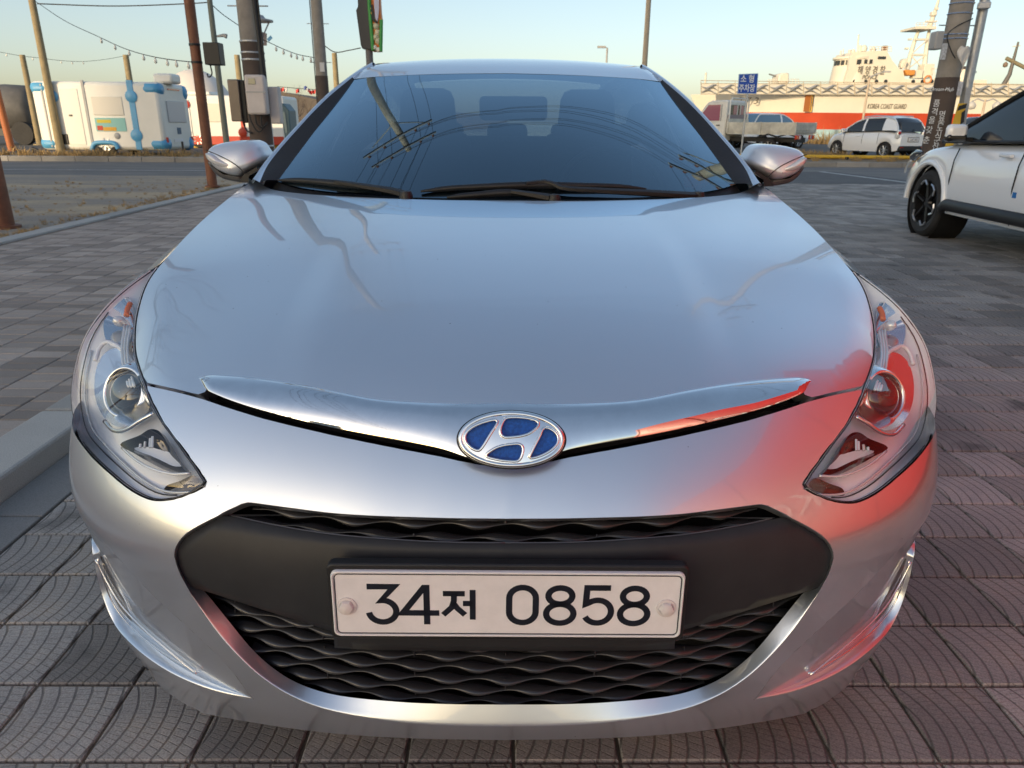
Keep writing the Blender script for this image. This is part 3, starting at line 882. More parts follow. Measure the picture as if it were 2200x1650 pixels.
for py0, py1, xs_ in ((1116, 1124, (760, 1086)), (1146, 1153, (889,)), (1290, 1316, (505,)), (1352, 1372, (694,)), (1388, 1405, (697,)), (1440, 1458, (704,)), (1392, 1410, (890, )), (1402, 1428, (1086,)), (1428, 1450, (891,)), (1478, 1494, (893,)), (1456, 1480, (1086,))):
    for x in xs_:
        a, b = nhit(x, py0, .04), nhit(x, py1, .04)
        for sg in ((1, -1) if x != 1086 else (1,)):
            MB().tube([a*[sg, 1, 1], b*[sg, 1, 1]], .0013, 6).build('slat_pin', SLATMAT, CAR)

# plate
pc = (onY(718, 1295, -.02)+onY(1463, 1298, -.02))/2
pw, ph = .522, .112
tilt = R(-2)
PLATE_E = Matrix.Translation(Vector((pc[0], -.022, pc[2]))) @ Matrix.Rotation(R(.25), 4, 'Y') @ Matrix.Rotation(tilt, 4, 'X')
def rrect(w, h, r, n=6):
    out = []
    for cx, cy, a0 in ((w/2-r, h/2-r, 0), (-w/2+r, h/2-r, 90), (-w/2+r, -h/2+r, 180), (w/2-r, -h/2+r, 270)):
        for i in range(n+1):
            a = R(a0+90*i/n); out.append((cx+r*math.cos(a), cy+r*math.sin(a)))
    return out
mb = MB(); mb.x = PLATE_E; mb.prism(rrect(pw+.014, ph+.018, .011), .022, .003); holder = mb.build('plate_holder', BLACK, CAR, 30, bevel=.003)
mb = MB(); mb.x = PLATE_E; mb.prism(rrect(pw, ph, .009), .003, -.001); plate = mb.build('number_plate', PLATEWHITE, CAR, 30)
mb = MB(); mb.x = PLATE_E; mb.tube([(x, -.0012, z) for x, z in rrect(pw-.004, ph-.004, .009)], .002, 6, closed=True)
mb.build('plate_rim', mat('plate_rim_white', (.78, .77, .77), .3), plate, 180)
mb = MB(); mb.x = PLATE_E; mb.tube([(x, -.0014, z) for x, z in rrect(pw-.0105, ph-.0105, .007)], .0008, 6, closed=True)
mb.build('plate_border', INK, plate, 180)
def strokes(mbx, paths, w, x0, z0, sc, y=-.0016):
    """letter strokes as flat ribbons with mitred joints"""
    for path in paths:
        closed = math.dist(path[0], path[-1]) < 1e-6
        p = np.array(path[:-1] if closed else path, float)*sc+[x0, z0]
        n = len(p); L = []; Rr = []
        for i in range(n):
            a = p[i-1] if (i or closed) else None
            b = p[(i+1) % n] if (i < n-1 or closed) else None
            d1 = (p[i]-a)/np.linalg.norm(p[i]-a) if a is not None else None
            d2 = (b-p[i])/np.linalg.norm(b-p[i]) if b is not None else None
            if d1 is None: d1 = d2
            if d2 is None: d2 = d1
            n1 = np.array([-d1[1], d1[0]]); n2 = np.array([-d2[1], d2[0]]); m = n1+n2; m /= max(np.linalg.norm(m), 1e-6)
            k = w/2/max(.45, m.dot(n1))
            L.append(p[i]+m*k); Rr.append(p[i]-m*k)
        V = [(q[0], y, q[1]) for q in L]+[(q[0], y, q[1]) for q in Rr]+[(q[0], y+.0012, q[1]) for q in L]+[(q[0], y+.0012, q[1]) for q in Rr]
        F = []
        for i in range(n if closed else n-1):
            j = (i+1) % n
            F += [(i, j, n+j, n+i), (i, 2*n+i, 2*n+j, j), (n+i, n+j, 3*n+j, 3*n+i)]
        if not closed: F += [(0, n, 3*n, 2*n), (n-1, 3*n-1, 4*n-1, 2*n-1)]
        mbx.add(V, F)
def arc(cx, cy, rx, ry, a0, a1, n=18): return [(cx+rx*math.cos(R(a)), cy+ry*math.sin(R(a))) for a in np.linspace(a0, a1, n)]
def stad(cx, cy, rx, ry, n=40):
    return [(cx+rx*np.sign(math.cos(a))*abs(math.cos(a))**.75, cy+ry*np.sign(math.sin(a))*abs(math.sin(a))**.75) for a in np.linspace(0, 2*math.pi, n)][:-1]+[(cx+rx, cy)]
G = {'3': [[(-.33, .46), (.28, .46), (-.02, .10)]+arc(0, -.18, .31, .285, 88, -172, 26)],
     '4': [[(.44, -.22), (-.38, -.22), (.10, .44), (.16, .44), (.16, -.52)]],
     '0': [[(.30, -.18), (.30, .18)]+arc(0, .18, .30, .28, 0, 180, 14)[1:]+[(-.30, -.18)]+arc(0, -.18, .30, .28, 180, 360, 14)[1:]],
     '8': [arc(0, .245, .27, .21, 0, 360, 28), arc(0, -.22, .31, .25, 0, 360, 30)],
     '5': [[(.28, .46), (-.25, .46), (-.27, .04)]+arc(.0, -.16, .31, .30, 128, -152, 26)],
     'J': [[(-.46, .33), (.10, .33)], [(-.18, .33), (-.18, .12), (-.24, -.08), (-.46, -.30)], [(-.2, .06), (-.10, -.10), (.10, -.30)], [(.05, .04), (.3, .04)], [(.3, .44), (.3, -.44)]]}
for ch in ('3', '4', 'J', '0', '8', '5', '8'): pass
def zx(xz): return (xz-1075)/1815.*pw                             # position along the plate from the zoomed photograph
for ch, xc, sc in (('3', 425, .066), ('4', 618, .066), ('J', 832, .058), ('0', 1150, .066), ('8', 1345, .066), ('5', 1540, .066), ('8', 1730, .066)):
    mb = MB(); mb.x = PLATE_E
    strokes(mb, G[ch], .0094 if ch != 'J' else .0088, zx(xc), -.0005, sc)
    mb.build('character', INK, plate, 0)
for xz in (242, 1897):
    mb = MB(); mb.x = PLATE_E
    c = (zx(xz), 0, -.004)
    mb.lathe([(.0001, -.0105), (.007, -.0100), (.0102, -.0085), (.0118, -.0035), (.0118, -.001)], 6, 'Y', c)
    mb.lathe([(.0150, -.0012), (.0148, -.0028), (.011, -.0034)], 24, 'Y', c)
    mb.build('plate_bolt', mat('bolt_cap_white', (.72, .66, .64), .5), plate, 30)

# ---- hood: height field with raised centre
ZC = cubic([0, .1, .15, .2, .3, .45, .7, 1.0, 1.2, 1.5], [.60, .715, .757, .787, .831, .875, .927, .968, .988, 1.012])
AD = pchip([0, .15, .3, .5, .7, 1.05, 1.35, 1.6], [.19, .185, .155, .108, .066, .042, .022, .02])
XE = pchip([0, .2, .3, .4, .5, .6, .7, .85, 1.05, 1.3, 1.5], [.47, .585, .655, .71, .75, .78, .80, .815, .82, .81, .80])
def hood_f(x, y):
    x = np.asarray(x, float); y = np.asarray(y, float)
    ax = np.abs(x)
    z = ZC(y.ravel()).reshape(y.shape) - AD(y)*(ax/.8)**2.6
    xc = .36+.04*np.sin(np.clip(y/1.1, 0, 1)*math.pi)-.02
    s = np.clip((xc+.045-ax)/.09, 0, 1); s = s*s*(3-2*s)
    z = z - .016*np.clip((ax-XE(y)+.06)/.06, 0, 1.5)**2*np.clip((.80-y)/.3, 0, 1)
    q = np.clip((1.15-y)/.75, 0, 1)
    z = z + .007*s*np.clip((y-.12)/.25, 0, 1)*q*q*(3-2*q)
    return np.stack([x, y, z], -1)
X_, Y_ = np.meshgrid(np.linspace(-1.0, 1.0, 200), np.linspace(.03, 1.6, 200))
HV = hood_f(X_, Y_).reshape(-1, 3)
HB = BVHTree.FromPolygons([tuple(p) for p in HV], [(i*200+j, i*200+j+1, (i+1)*200+j+1, (i+1)*200+j) for i in range(199) for j in range(199)])
def hhit(px, py):
    d = Vector(ray(px, py)).normalized()
    h = HB.ray_cast(Vector(CAM), d)
    if h[0] is None:
        best = None
        for s in np.linspace(.9, 3, 80):
            q = HB.find_nearest(Vector(CAM)+d*s)
            if best is None or q[3] < best[1]: best = (q[0], q[3])
        return np.array(best[0])
    return np.array(h[0])
hood_front = [(1086,886),(1000,884),(900,880),(800,872),(690,850),(600,834),(520,822),(470,820),(446,832),(436,846),(380,836),(316,822)]
hood_lamp = [(312,818),(302,790),(294,760),(292,730),(294,693),(301,657),(313,620),(327,594),(342,573)]
hood_side = [(342,573),(395,513),(440,469),(500,419),(538,389)]
hood_rear = [(538,389),(556,391),(566,399),(585,407),(620,413),(700,420),(850,427),(960,430),(1086,431)]
hf = np.array([hhit(x, y) for x, y in spl(hood_front, 50)]); hl = np.array([hhit(x, y) for x, y in spl(hood_lamp, 40)])
hs = np.array([hhit(x, y) for x, y in spl(hood_side, 40)]); hr = np.array([hhit(x, y) for x, y in spl(hood_rear, 50)])
hood_poly = np.vstack([hf, hl[1:], hs[1:], hr[1:]])[:, :2]
hood = trimmed('hood', hood_f, mirror_poly(hood_poly), [], .02, SILVER, CAR)
# turned-down front and side hem
hem = np.vstack([hf, hl[1:], hs[1:]])
hem2 = hem+np.array([0, .012, -.012]); hem3 = hem+np.array([0, .03, -.03])
MB().grid([hem, hem2, hem3]).build('hem', SILVER, hood, 60)
mirror_of(bpy.data.objects['hem'], hood)

# ---- chrome bar and emblem
ch_top = [(432,813),(442,807),(500,809),(600,822),(690,838),(800,860),(900,869),(1000,873),(1086,874)]
ch_bot = [(432,816),(440,834),(462,846),(520,868),(640,901),(780,932),(880,950),(950,964),(1010,984),(1086,1004)]
ct = np.array([hhit(x, y) for x, y in spl(ch_top, 70)])+[0, -.004, .002]
cb = np.array([nhit(x, y, -.008) for x, y in spl(ch_bot, 70)])
kk = np.clip(np.arange(70)/2.5, 0, 1)[:, None]; cb = ct*(1-kk)+cb*kk
for i, (x, y) in enumerate(spl(ch_bot, 70)):
    d = ray(x, y); cb[i] = CAM+d*((cb[i]-CAM).dot(d)/d.dot(d))
ct[-1, 0] = cb[-1, 0] = 0
rows = []
for a, bul in [(-.06, -.004), (0, 0), (.06, .003), (.3, .006), (.6, .006), (.9, .003), (1, 0)]:
    rows.append(ct+(cb-ct)*a+np.array([0, -1, .6])*bul)
rows.append(cb+[0, .012, -.001]); rows.append(cb+[0, .05, .004])
rows = [np.vstack([r, (r*[-1, 1, 1])[::-1][1:]]) for r in rows]
bar = MB().grid(rows).build('hood_trim', CHROME, CAR, 50)
# black strip between trim and bumper
gp = np.array([nhit(x, y, .03) for x, y in spl([(1086,1008),(960,985),(850,962),(700,930),(560,895),(436,858),(316,832)], 40)])
gp2 = np.array([hhit(x, y) for x, y in spl([(1086,905),(960,900),(850,890),(700,872),(560,858),(436,844),(316,820)], 40)])+[0, .03, -.03]
g = [np.vstack([r, (r*[-1, 1, 1])[::-1][1:]]) for r in (gp+[0, .012, .0], gp2)]
MB().grid(g).build('hood_gap', DEEP, CAR, 60)

ec = onY(1099, 944, cb[-1][1]-.004)
ex = onY(1210, 944, ec[1]); ew = abs(ex[0]-ec[0])
EM = Matrix.Translation(Vector(ec)) @ Matrix.Rotation(R(.4), 4, 'Y') @ Matrix.Rotation(R(-28), 4, 'X')
ek = ew/274.                                                    # metres per pixel of the zoomed emblem
vk = ek*1.06
def ez(p): return ((p[0]-1096)*ek, -(p[1]-398)*vk)
el = [(math.cos(a)*268*ek, math.sin(a)*129*vk) for a in np.linspace(0, 2*math.pi, 64, endpoint=False)]
holes = [[(1012,304),(1022,312),(985,375),(928,455),(912,456),(880,440),(853,410),(852,378),(880,347),(940,319)],
         [(1062,297),(1100,290),(1150,291),(1200,298),(1236,312),(1238,328),(1195,366),(1150,382),(1100,389),(1052,388),(1036,366),(1041,330)],
         [(962,482),(1000,450),(1040,434),(1090,425),(1140,424),(1156,440),(1152,475),(1134,504),(1080,507),(1020,500)],
         [(1268,340),(1312,352),(1340,380),(1340,412),(1310,446),(1262,474),(1212,490),(1190,490),(1205,455),(1240,390)]]
hp = [spl([ez(p) for p in h], 36, True) for h in holes]
emb = MB(); emb.x = EM
emb.prism(el, .003, -.001)
emblem = emb.build('emblem', BLUEBADGE, CAR, 40)
def em_surf(u, v): 
    r2 = (u/(268*ek))**2+(v/(129*vk))**2
    p = np.stack([u, -.006-.004*(1-r2), v], -1)
    m3 = np.array(EM)[:3, :3]; return p @ m3.T+np.array(EM)[:3, 3]
trimmed('letter_face', em_surf, np.array(el), hp, .006, CHROME, emblem)
mb = MB(); mb.x = EM
mb.tube([(x, -.004, z) for x, z in el], .0042, 8, closed=True)
mb.tube([(x*1.05, .004, z*1.07) for x, z in el], .0035, 8, closed=True, mi=1)
mb.build('ring', [CHROME, BLACK], emblem, 180)
mb = MB(); mb.x = EM
for h in hp:
    mb.tube([(x, -.0065-.004*(1-(x/(268*ek))**2-(z/(129*vk))**2), z) for x, z in h], .0024, 8, closed=True)
mb.build('letter_edge', CHROME, emblem, 180)

# ---- headlights
def headlight():
    hi_, ho_ = spl(HL_IN, 40, even=False), spl(HL_OUT, 40, even=False)
    rowsI, rowsO = [], []
    for k in range(40):
        f = k/39*14
        (x, y) = hi_[k]
        a = nhit(x, y, .004); b = hhit(x, y)+[0, 0, -.006]
        w = min(1, max(0, (f-4.6)/2.2)); w = w*w*(3-2*w)
        pI = a*(1-w)+b*w
        d = ray(x, y); tt = (pI-CAM).dot(d)/d.dot(d); pI = CAM+d*tt
        (x, y) = ho_[k]
        a = nhit(x, y, .004)
        X = np.interp(f, [6, 7, 8, 9, 10, 11, 12, 13, 14], [-.86, -.875, -.885, -.89, -.89, -.88, -.86, -.835, -.808])
        b = onX(x, y, X)
        w = min(1, max(0, (f-5.2)/2.2)); w = w*w*(3-2*w)
        pO = a*(1-w)+b*w
        tt = (pO-CAM).dot(ray(x, y))/ray(x, y).dot(ray(x, y)); pO = CAM+ray(x, y)*tt
        rowsI.append(pI); rowsO.append(pO)
    I, O = np.array(rowsI), np.array(rowsO)
    for A, Q, its in ((I, hi_, 4), (O, ho_, 10)):
        D = np.array([ray(x, y) for x, y in Q]); t = ((A-CAM)*D).sum(1)/(D*D).sum(1)
        for _ in range(its): t = np.concatenate([t[:1], (t[:-2]+2*t[1:-1]+t[2:])/4, t[-1:]])
        A[:] = CAM+D*t[:, None]
    w = np.linalg.norm(O-I, axis=1)[:, None]
    nn = np.array([-.55, -.62, .55]); nn /= np.linalg.norm(nn)
    def lens(a, lift=0., bul=.13):
        return I+(O-I)*a+nn*w*bul*(4*a*(1-a))+nn*lift
    cols = np.linspace(0, 1, 15)
    hd = MB().grid([lens(a, -.056+.046*a, .05) for a in np.linspace(.02, .985, 15)]).build('headlight', HOUSING, CAR, 180)
    MB().grid([lens(a) for a in cols]).build('lens', LENS, hd, 180)
    # side walls joining lens rim and housing
    MB().grid([lens(0), lens(.02, -.055, .05)]).build('rim_wall', HOUSING, hd, 180)
    MB().grid([lens(1), lens(.985, -.011, .05)]).build('rim_wall', HOUSING, hd, 180)
    # rubber seal round the lamp
    loop = np.vstack([I, O[::-1]])
    MB().tube(spl(loop, 150, True)+[0, .003, -.003], .0028, 8, closed=True).build('seal', BLACK, hd, 180)
    # chrome strip along the inner edge
    MB().grid([lens(.025, -.006), lens(.06, -.010), lens(.095, -.024)]).build('inner_trim', CHROME, hd, 180)
    lb_ = {}
    def at(px, py, lift):                                       # point on the lens surface lifted along its own normal
        if lift not in lb_:
            A = np.array([lens(a, lift) for a in np.linspace(-.04, 1.04, 28)]); k = A.shape[1]
            lb_[lift] = BVHTree.FromPolygons([tuple(p) for p in A.reshape(-1, 3)], [(i*k+j, i*k+j+1, (i+1)*k+j+1, (i+1)*k+j) for i in range(27) for j in range(k-1)])
        d = Vector(ray(px, py)).normalized(); h = lb_[lift].ray_cast(Vector(CAM), d)
        if h[0] is None:
            return np.array(min((lb_[lift].find_nearest(Vector(CAM)+d*q) for q in np.linspace(.9, 2.0, 60)), key=lambda q: q[3])[0])
        return np.array(h[0])
    # projector
    c = at(262, 842, -.020)
    ax = (CAM-c); ax = np.array([-.32, -.86, .40]); ax /= np.linalg.norm(ax)
    q = Vector(ax).to_track_quat('Z', 'Y').to_matrix().to_4x4()
    T = Matrix.Translation(Vector(c)) @ q
    rr = .041
    mb = MB(); mb.x = T
    prof = [(rr*math.sin(a), -.016+rr*.55*math.cos(a)) for a in np.linspace(.02, math.pi/2, 12)]
    mb.lathe(prof, 40); mb.build('projector', PROJ, hd, 180)
    mb = MB(); mb.x = T
    mb.lathe([(rr*.98, -.014), (rr*1.04, -.004), (rr*1.12, .0), (rr*1.22, -.004), (rr*1.45, -.022), (rr*1.75, -.045)], 40); mb.build('projector_bezel', CHROME, hd, 180)
    # mirror-bright bowl behind the projector, dark seam near the outer edge
    bw = [(205,800),(222,762),(250,748),(285,785),(306,836),(322,876),(300,900),(262,918),(228,902),(206,860)]
    W3 = np.array([at(x, y, -.024) for x, y in spl(bw, 60, True)]); cc = W3.mean(0); W4 = np.vstack([W3, W3[:1]])
    MB().grid([W4, W4*.85+cc*.15-nn*.006, W4*.5+cc*.5-nn*.018, W4*.02+cc*.98-nn*.02]).build('projector_bowl', HOUSING2, hd, 180)
    MB().tube(lens(.90, -.012, .09)[6:34], .0012, 6).build('bezel_seam', BLACK, hd, 180)
    MB().tube(lens(.84, -.016, .08)[4:30], .0022, 6).build('light_guide', CLEARLAMP, hd, 180)
    # lower wedge: dark chrome pocket with bright lower lip
    wd = [(258,955),(300,935),(322,922),(340,925),(352,940),(372,975),(395,1008),(408,1020),(390,1019),(360,1012),(325,995),(290,975)]
    W3 = np.array([at(x, y, -.020) for x, y in spl(wd, 60, True)]); cc = W3.mean(0)
    W4 = np.vstack([W3, W3[:1]])
    dn = -nn*.02
    MB().grid([W4, W4*.9+cc*.1+dn*.5, W4*.6+cc*.4+dn, W4*.02+cc*.98+dn*1.2]).build('side_lamp_pocket', DARKCHROME, hd, 180)
    MB().tube(np.array([at(x, y, -.016) for x, y in spl([(262,962),(295,990),(330,1008),(368,1018),(408,1017)], 24)]), .0024, 8).build('pocket_lip', CLEARLAMP, hd, 180)
    for x0, hgt in ((301, 8), (311, 13), (322, 20), (327, 24)):
        p, p2 = at(x0, 962, -.012), at(x0+1, 962-hgt, -.012)
        MB().tube([p, p2], .0022, 6).build('bulb_glint', CLEARLAMP, hd, 60)
    # corner block at the tip
    tp = [(352,1058),(356,1045),(384,1034),(418,1022),(430,1034),(422,1046),(395,1056)]
    W3 = np.array([at(x, y, -.018) for x, y in spl(tp, 40, True)]); cc = W3.mean(0); W4 = np.vstack([W3, W3[:1]])
    MB().grid([W4, W4*.5+cc*.5, W4*.02+cc*.98]).build('tip_reflector', DARKCHROME, hd, 180)
    # turn signal bowl with bulb, ribs
    tb = [(235,742),(222,700),(232,668),(256,640),(278,640),(286,668),(284,712),(272,742)]
    W3 = np.array([at(x, y, -.016) for x, y in spl(tb, 50, True)]); cc = W3.mean(0); W4 = np.vstack([W3, W3[:1]])
    MB().grid([W4, W4*.8+cc*.2-nn*.012, W4*.4+cc*.6-nn*.026, W4*.02+cc*.98-nn*.03]).build('turn_signal_bowl', HOUSING2, hd, 180)
    bc = Vector(at(255, 690, -.016)); 
    mb = MB(); mb.x = Matrix.Translation(bc) @ Vector(nn).to_track_quat('Z', 'Y').to_matrix().to_4x4()
    mb.lathe([(.0005, .012), (.007, .010), (.011, .003), (.011, -.006), (.006, -.014)], 20); mb.build('signal_bulb', CLEARLAMP, hd, 180)
    for dx in (0, 6, 12):
        MB().tube(np.array([at(x+dx, y, -.012) for x, y in spl([(268,700),(262,745),(266,790),(276,830)], 14)]), .0028, 6).build('optic_rib', CLEARLAMP, hd, 180)
    MB().tube(np.array([at(x, y, -.017) for x, y in spl([(280,652),(274,664),(272,678)], 8)]), .006, 8).build('side_marker', AMBER, hd, 180)
    MB().tube(np.array([at(x, y, -.0175) for x, y in spl([(271,700),(268,722),(270,742)], 8)]), .0042, 8).build('side_marker', AMBER, hd, 180)
    # white arch that frames the projector
    MB().tube(np.array([at(x, y, -.02) for x, y in spl([(205,775),(214,748),(228,735),(250,742),(275,765),(290,800)], 24)]), .0045, 8).build('bezel_arch', HOUSING, hd, 180)
    # shelf between projector and wedge
    MB().tube(np.array([at(x, y, -.019) for x, y in spl([(225,905),(245,925),(268,925),(300,905),(330,888)], 24)]), .004, 8).build('bezel_shelf', HOUSING2, hd, 180)
    return hd, I, O
HD, LI, LO = headlight()
mirror_of(HD)

# ---- fenders, body sides
tc = np.vstack([LO[20:], hs[2:]])
tc = spl(tc, 40)
bot = spl([(-.905,.585,.50),(-.907,.60,.54),(-.909,.66,.63),(-.91,.78,.70),(-.912,.94,.715),(-.912,1.1,.69),(-.912,1.23,.60),(-.912,1.31,.46),(-.912,1.35,.30),(-.90,1.40,.20),(-.90,1.46,.20)], 40)
rows = []
for a in np.linspace(0, 1, 10):
    p = tc*(1-a)+bot*a
    p[:, 0] = tc[:, 0]+(bot[:, 0]-tc[:, 0])*min(1, a**.45)
    rows.append(p)
fen = MB().grid(rows).build('fender', SILVER, CAR, 180)
mirror_of(fen)
def side(y): 
    k = np.interp(y, [1.4, 3.6, 4.3, 4.75], [1, 1, .96, .86])
    return [(-.89*k, y, .18), (-.91*k, y, .34), (-.918*k, y, .6), (-.91*k, y, .8), (-.875*k, y, .93), (-.835*k, y, np.interp(y, [1.4, 2.4, 4.2, 4.75], [.99, 1.0, 1.04, 1.0]))]
ys = list(np.linspace(1.46, 4.75, 24))
sd = MB().grid([side(y) for y in ys]).build('body_side', SILVER, CAR, 60)
mirror_of(sd)
mb = MB(); mb.grid([[(x*sg, 4.75, z) for x, z in ((.77, .2), (.79, .6), (.75, .85), (.70, 1.0))] for sg in (-1, 1)]); mb.grid([[(-.70, 4.75, 1.0), (.70, 4.75, 1.0)], [(-.72, 4.3, 1.05), (.72, 4.3, 1.05)], [(-.7, 4.22, 1.06), (.7, 4.22, 1.06)]])
mb.build('trunk', SILVER, CAR, 30)
# door seams
for y in (1.47, 2.5, 3.4):
    MB().tube([tuple(np.array(q)+[-.0015, 0, 0]) for q in side(y)], .003, 6).build('door_seam', DEEP, CAR)

# ---- windscreen, pillars, roof
gb = np.array([onY(x, y, Y) for x, y, Y in ((593,388,1.43),(640,402,1.36),(740,415,1.28),(880,424,1.22),(1086,428,1.19))])
gt = np.array([onY(x, y, Y) for x, y, Y in ((757,171,2.13),(800,166,2.10),(870,162,2.06),(970,159,2.03),(1086,158,2.02))])
gb[-1, 0] = gt[-1, 0] = 0
gb, gt = spl(gb, 24), spl(gt, 24)
rows = []
for a in np.linspace(0, 1, 14):
    p = gb+(gt-gb)*a
    p += np.array([0, -.4, .9])*(.018*4*a*(1-a))*np.sin(np.linspace(0, math.pi/2, 24))[:, None]
    rows.append(np.vstack([p, (p*[-1, 1, 1])[::-1][1:]]))
ws = MB().grid(rows).build('windscreen', WINDSHIELD, CAR, 180)
glass_edge = np.array([r[0] for r in rows])
so_px = [(539,390),(580,343),(620,298),(660,255),(700,213),(735,183),(762,163),(786,146),(806,136)]
bl_px = [(557,391),(575,353),(602,318),(632,284),(672,240),(708,205),(738,180),(765,160),(800,139)]
ZE = pchip([1.0, 1.43, 2.13, 2.35, 2.6, 3.0], [.80, 1.006, 1.335, 1.402, 1.430, 1.445])
def pil(px, py, lift):
    d = ray(px, py); t = np.linspace(1.8, 4.2, 1500); q = CAM+t[:, None]*d; q = q[q[:, 1] < 1.38+(391-min(py, 391))/391*1.56]
    return q[np.argmin(np.abs(q[:, 2]-ZE(q[:, 1])-lift))]
pil_out = np.array([pil(x, y, -.012) for x, y in so_px])
pil_bl = np.array([pil(x, y, .008) for x, y in bl_px])
po, pb = spl(pil_out, 40), spl(pil_bl, 40)
mid = (po+pb)/2+np.array([-.004, -.003, .008])
back = po+np.array([-.012, .05, -.01])
mb = MB(); mb.grid([back, po, mid, pb, pb+[.006, .02, -.01]]); pl = mb.build('windscreen_pillar', SILVER, CAR, 180); mirror_of(pl)
ge = spl(glass_edge, 40)
pbs = pb[:int(np.argmin(np.abs(pb[:, 1]-glass_edge[-1][1])))+1]; pbs = spl(pbs, 40)
mid = (pbs+ge)/2+np.array([0, -.002, .004])
mb = MB(); mb.grid([pbs+[0, .004, 0], mid, ge+[.008, -.001, .001]]); ml = mb.build('windscreen_moulding', RUBBER, CAR, 180); mirror_of(ml)
# roof: from the windscreen top edge backwards between the pillar lines
tail = [(-.558, 2.62, 1.43), (-.552, 3.0, 1.44), (-.53, 3.6, 1.395)]
edge_c = spl(np.vstack([[glass_edge[-1]+[-.004, .0, .002]], pb[(pb[:, 1] > glass_edge[-1][1]+.07) & (pb[:, 1] < 2.5)][::3], tail]), 22)
cy = np.linspace(2.02, 3.6, 22); cz = cubic([2.02, 2.14, 2.3, 2.6, 3.0, 3.3, 3.6], [1.357, 1.389, 1.42, 1.451, 1.462, 1.452, 1.42])(cy)
rf = []
for i in range(22):
    row = []
    for u in np.linspace(-1, 1, 33):
        e = edge_c[i]; k = abs(u)**2.2
        yy = cy[i]+(e[1]-cy[i])*u*u if i else np.interp(abs(u), np.linspace(0, 1, 24), gt[::-1, 1])
        zz = cz[i]+(e[2]-cz[i])*k if i else np.interp(abs(u), np.linspace(0, 1, 24), gt[::-1, 2])+.001
        row.append((abs(e[0])*u, yy, zz))
    rf.append(row)
rf = np.array(rf)
kx = np.clip(np.arange(22)/3., 0, 1)[:, None]
exl = [rf[:, 0]+np.array([-.012, .0, -.010])*kx*m_ + np.array([0, 0, -.03])*kx*(m_-1) for m_ in (2, 1)]
exr = [e*[-1, 1, 1] for e in exl[::-1]]
rfx = np.concatenate([np.stack(exl, 1), rf, np.stack(exr, 1)], 1)
MB().grid(rfx).build('roof', SILVER, CAR, 180)
lt = edge_c
# roof side rail, side glass, rear glass
rail_t = spl(np.vstack([[po[-1]], np.array(tail)+[-.03, 0, -.02], [(-.60, 3.9, 1.28)], [(-.68, 4.25, 1.07)]]), 40)
mb = MB(); mb.grid([rail_t+[.03, 0, -.004], rail_t+[.01, 0, -.006], rail_t+[0, 0, -.02], rail_t+[-.012, 0, -.05]]); rr_ = mb.build('roof_rail', SILVER, CAR, 180); mirror_of(rr_)
belt = np.array([(-.835, y, np.interp(y, [1.4, 2.4, 4.2], [.99, 1.0, 1.04])) for y in np.linspace(1.5, 4.2, 50)])
topl = np.vstack([po[4:], (rail_t+[-.012, 0, -.05])[1:]]); topl = spl(topl, 50)
sg_ = MB().grid([belt, (belt+topl)/2+[-.02, 0, 0], topl]).build('side_glass', DARKGLASS, CAR, 180); mirror_of(sg_)
MB().grid([[(x*.53, 3.6, 1.415-.02*x*x) for x in np.linspace(-1, 1, 9)], [(x*.60, 3.9, 1.27-.02*x*x) for x in np.linspace(-1, 1, 9)], [(x*.67, 4.22, 1.06) for x in np.linspace(-1, 1, 9)]]).build('rear_glass', glass('rear_window_glass', (.62, .62, .60), 1.0), CAR, 180)

# ---- cowl and wipers
cw = np.array([hhit(x, y)+[0, .004, -.012] for x, y in spl(hood_rear[2:], 40)])
cw2 = gb[[int(i) for i in np.linspace(0, 23, 40)]]+[0, .01, -.006]
g = [np.vstack([r, (r*[-1, 1, 1])[::-1][1:]]) for r in (cw, (cw+cw2)/2+[0, 0, -.012], cw2)]
MB().grid(g).build('cowl', BLACK, CAR, 60)
WB = BVHTree.FromPolygons([tuple(v.co) for v in ws.data.vertices], [tuple(p.vertices) for p in ws.data.polygons])
def glass_pt(px, py, lift=.012):
    d = Vector(ray(px, py)).normalized(); h = WB.ray_cast(Vector(CAM), d)
    q = h[0] if h[0] is not None else min((WB.find_nearest(Vector(CAM)+d*t) for t in np.linspace(1.8, 3.2, 80)), key=lambda q: q[3])[0]
    return CAM+np.array(d)*((q-Vector(CAM)).dot(d)-lift)
def wiper(blade, arm, hub):
    w = MB().tube([glass_pt(x, y, .014) for x, y in spl(blade, 24)], np.interp(np.linspace(0, 1, 24), [0, .1, .5, .9, 1], [.004, .010, .014, .010, .004]), 8, sq=.8).build('wiper', BLACK, CAR, 60)
    MB().tube([glass_pt(x, y, .034) for x, y in spl(arm, 20)], np.interp(np.linspace(0, 1, 20), [0, .4, 1], [.008, .012, .016]), 6, sq=.7).build('arm', RUBBER, w, 60)
    p = glass_pt(*hub, .03)
    MB().lathe([(.0, .014), (.016, .012), (.02, .0), (.02, -.03)], 16, 'Z', tuple(p)).build('pivot', BLACK, w, 40)
    return w
wiper([(598,387),(650,388),(720,394),(790,402),(862,412)], [(720,390),(780,400),(850,412),(870,418)], (872, 420))
wiper([(904,411),(960,405),(1040,401),(1130,398),(1240,399),(1330,401),(1388,406)], [(1130,394),(1180,391),(1200,402),(1280,409),(1380,414),(1495,421)], (1500, 421))
wiper([(960,424),(1020,419),(1098,414),(1150,420),(1190,427)], [(1098,412),(1140,418),(1180,425)], (1190, 427))

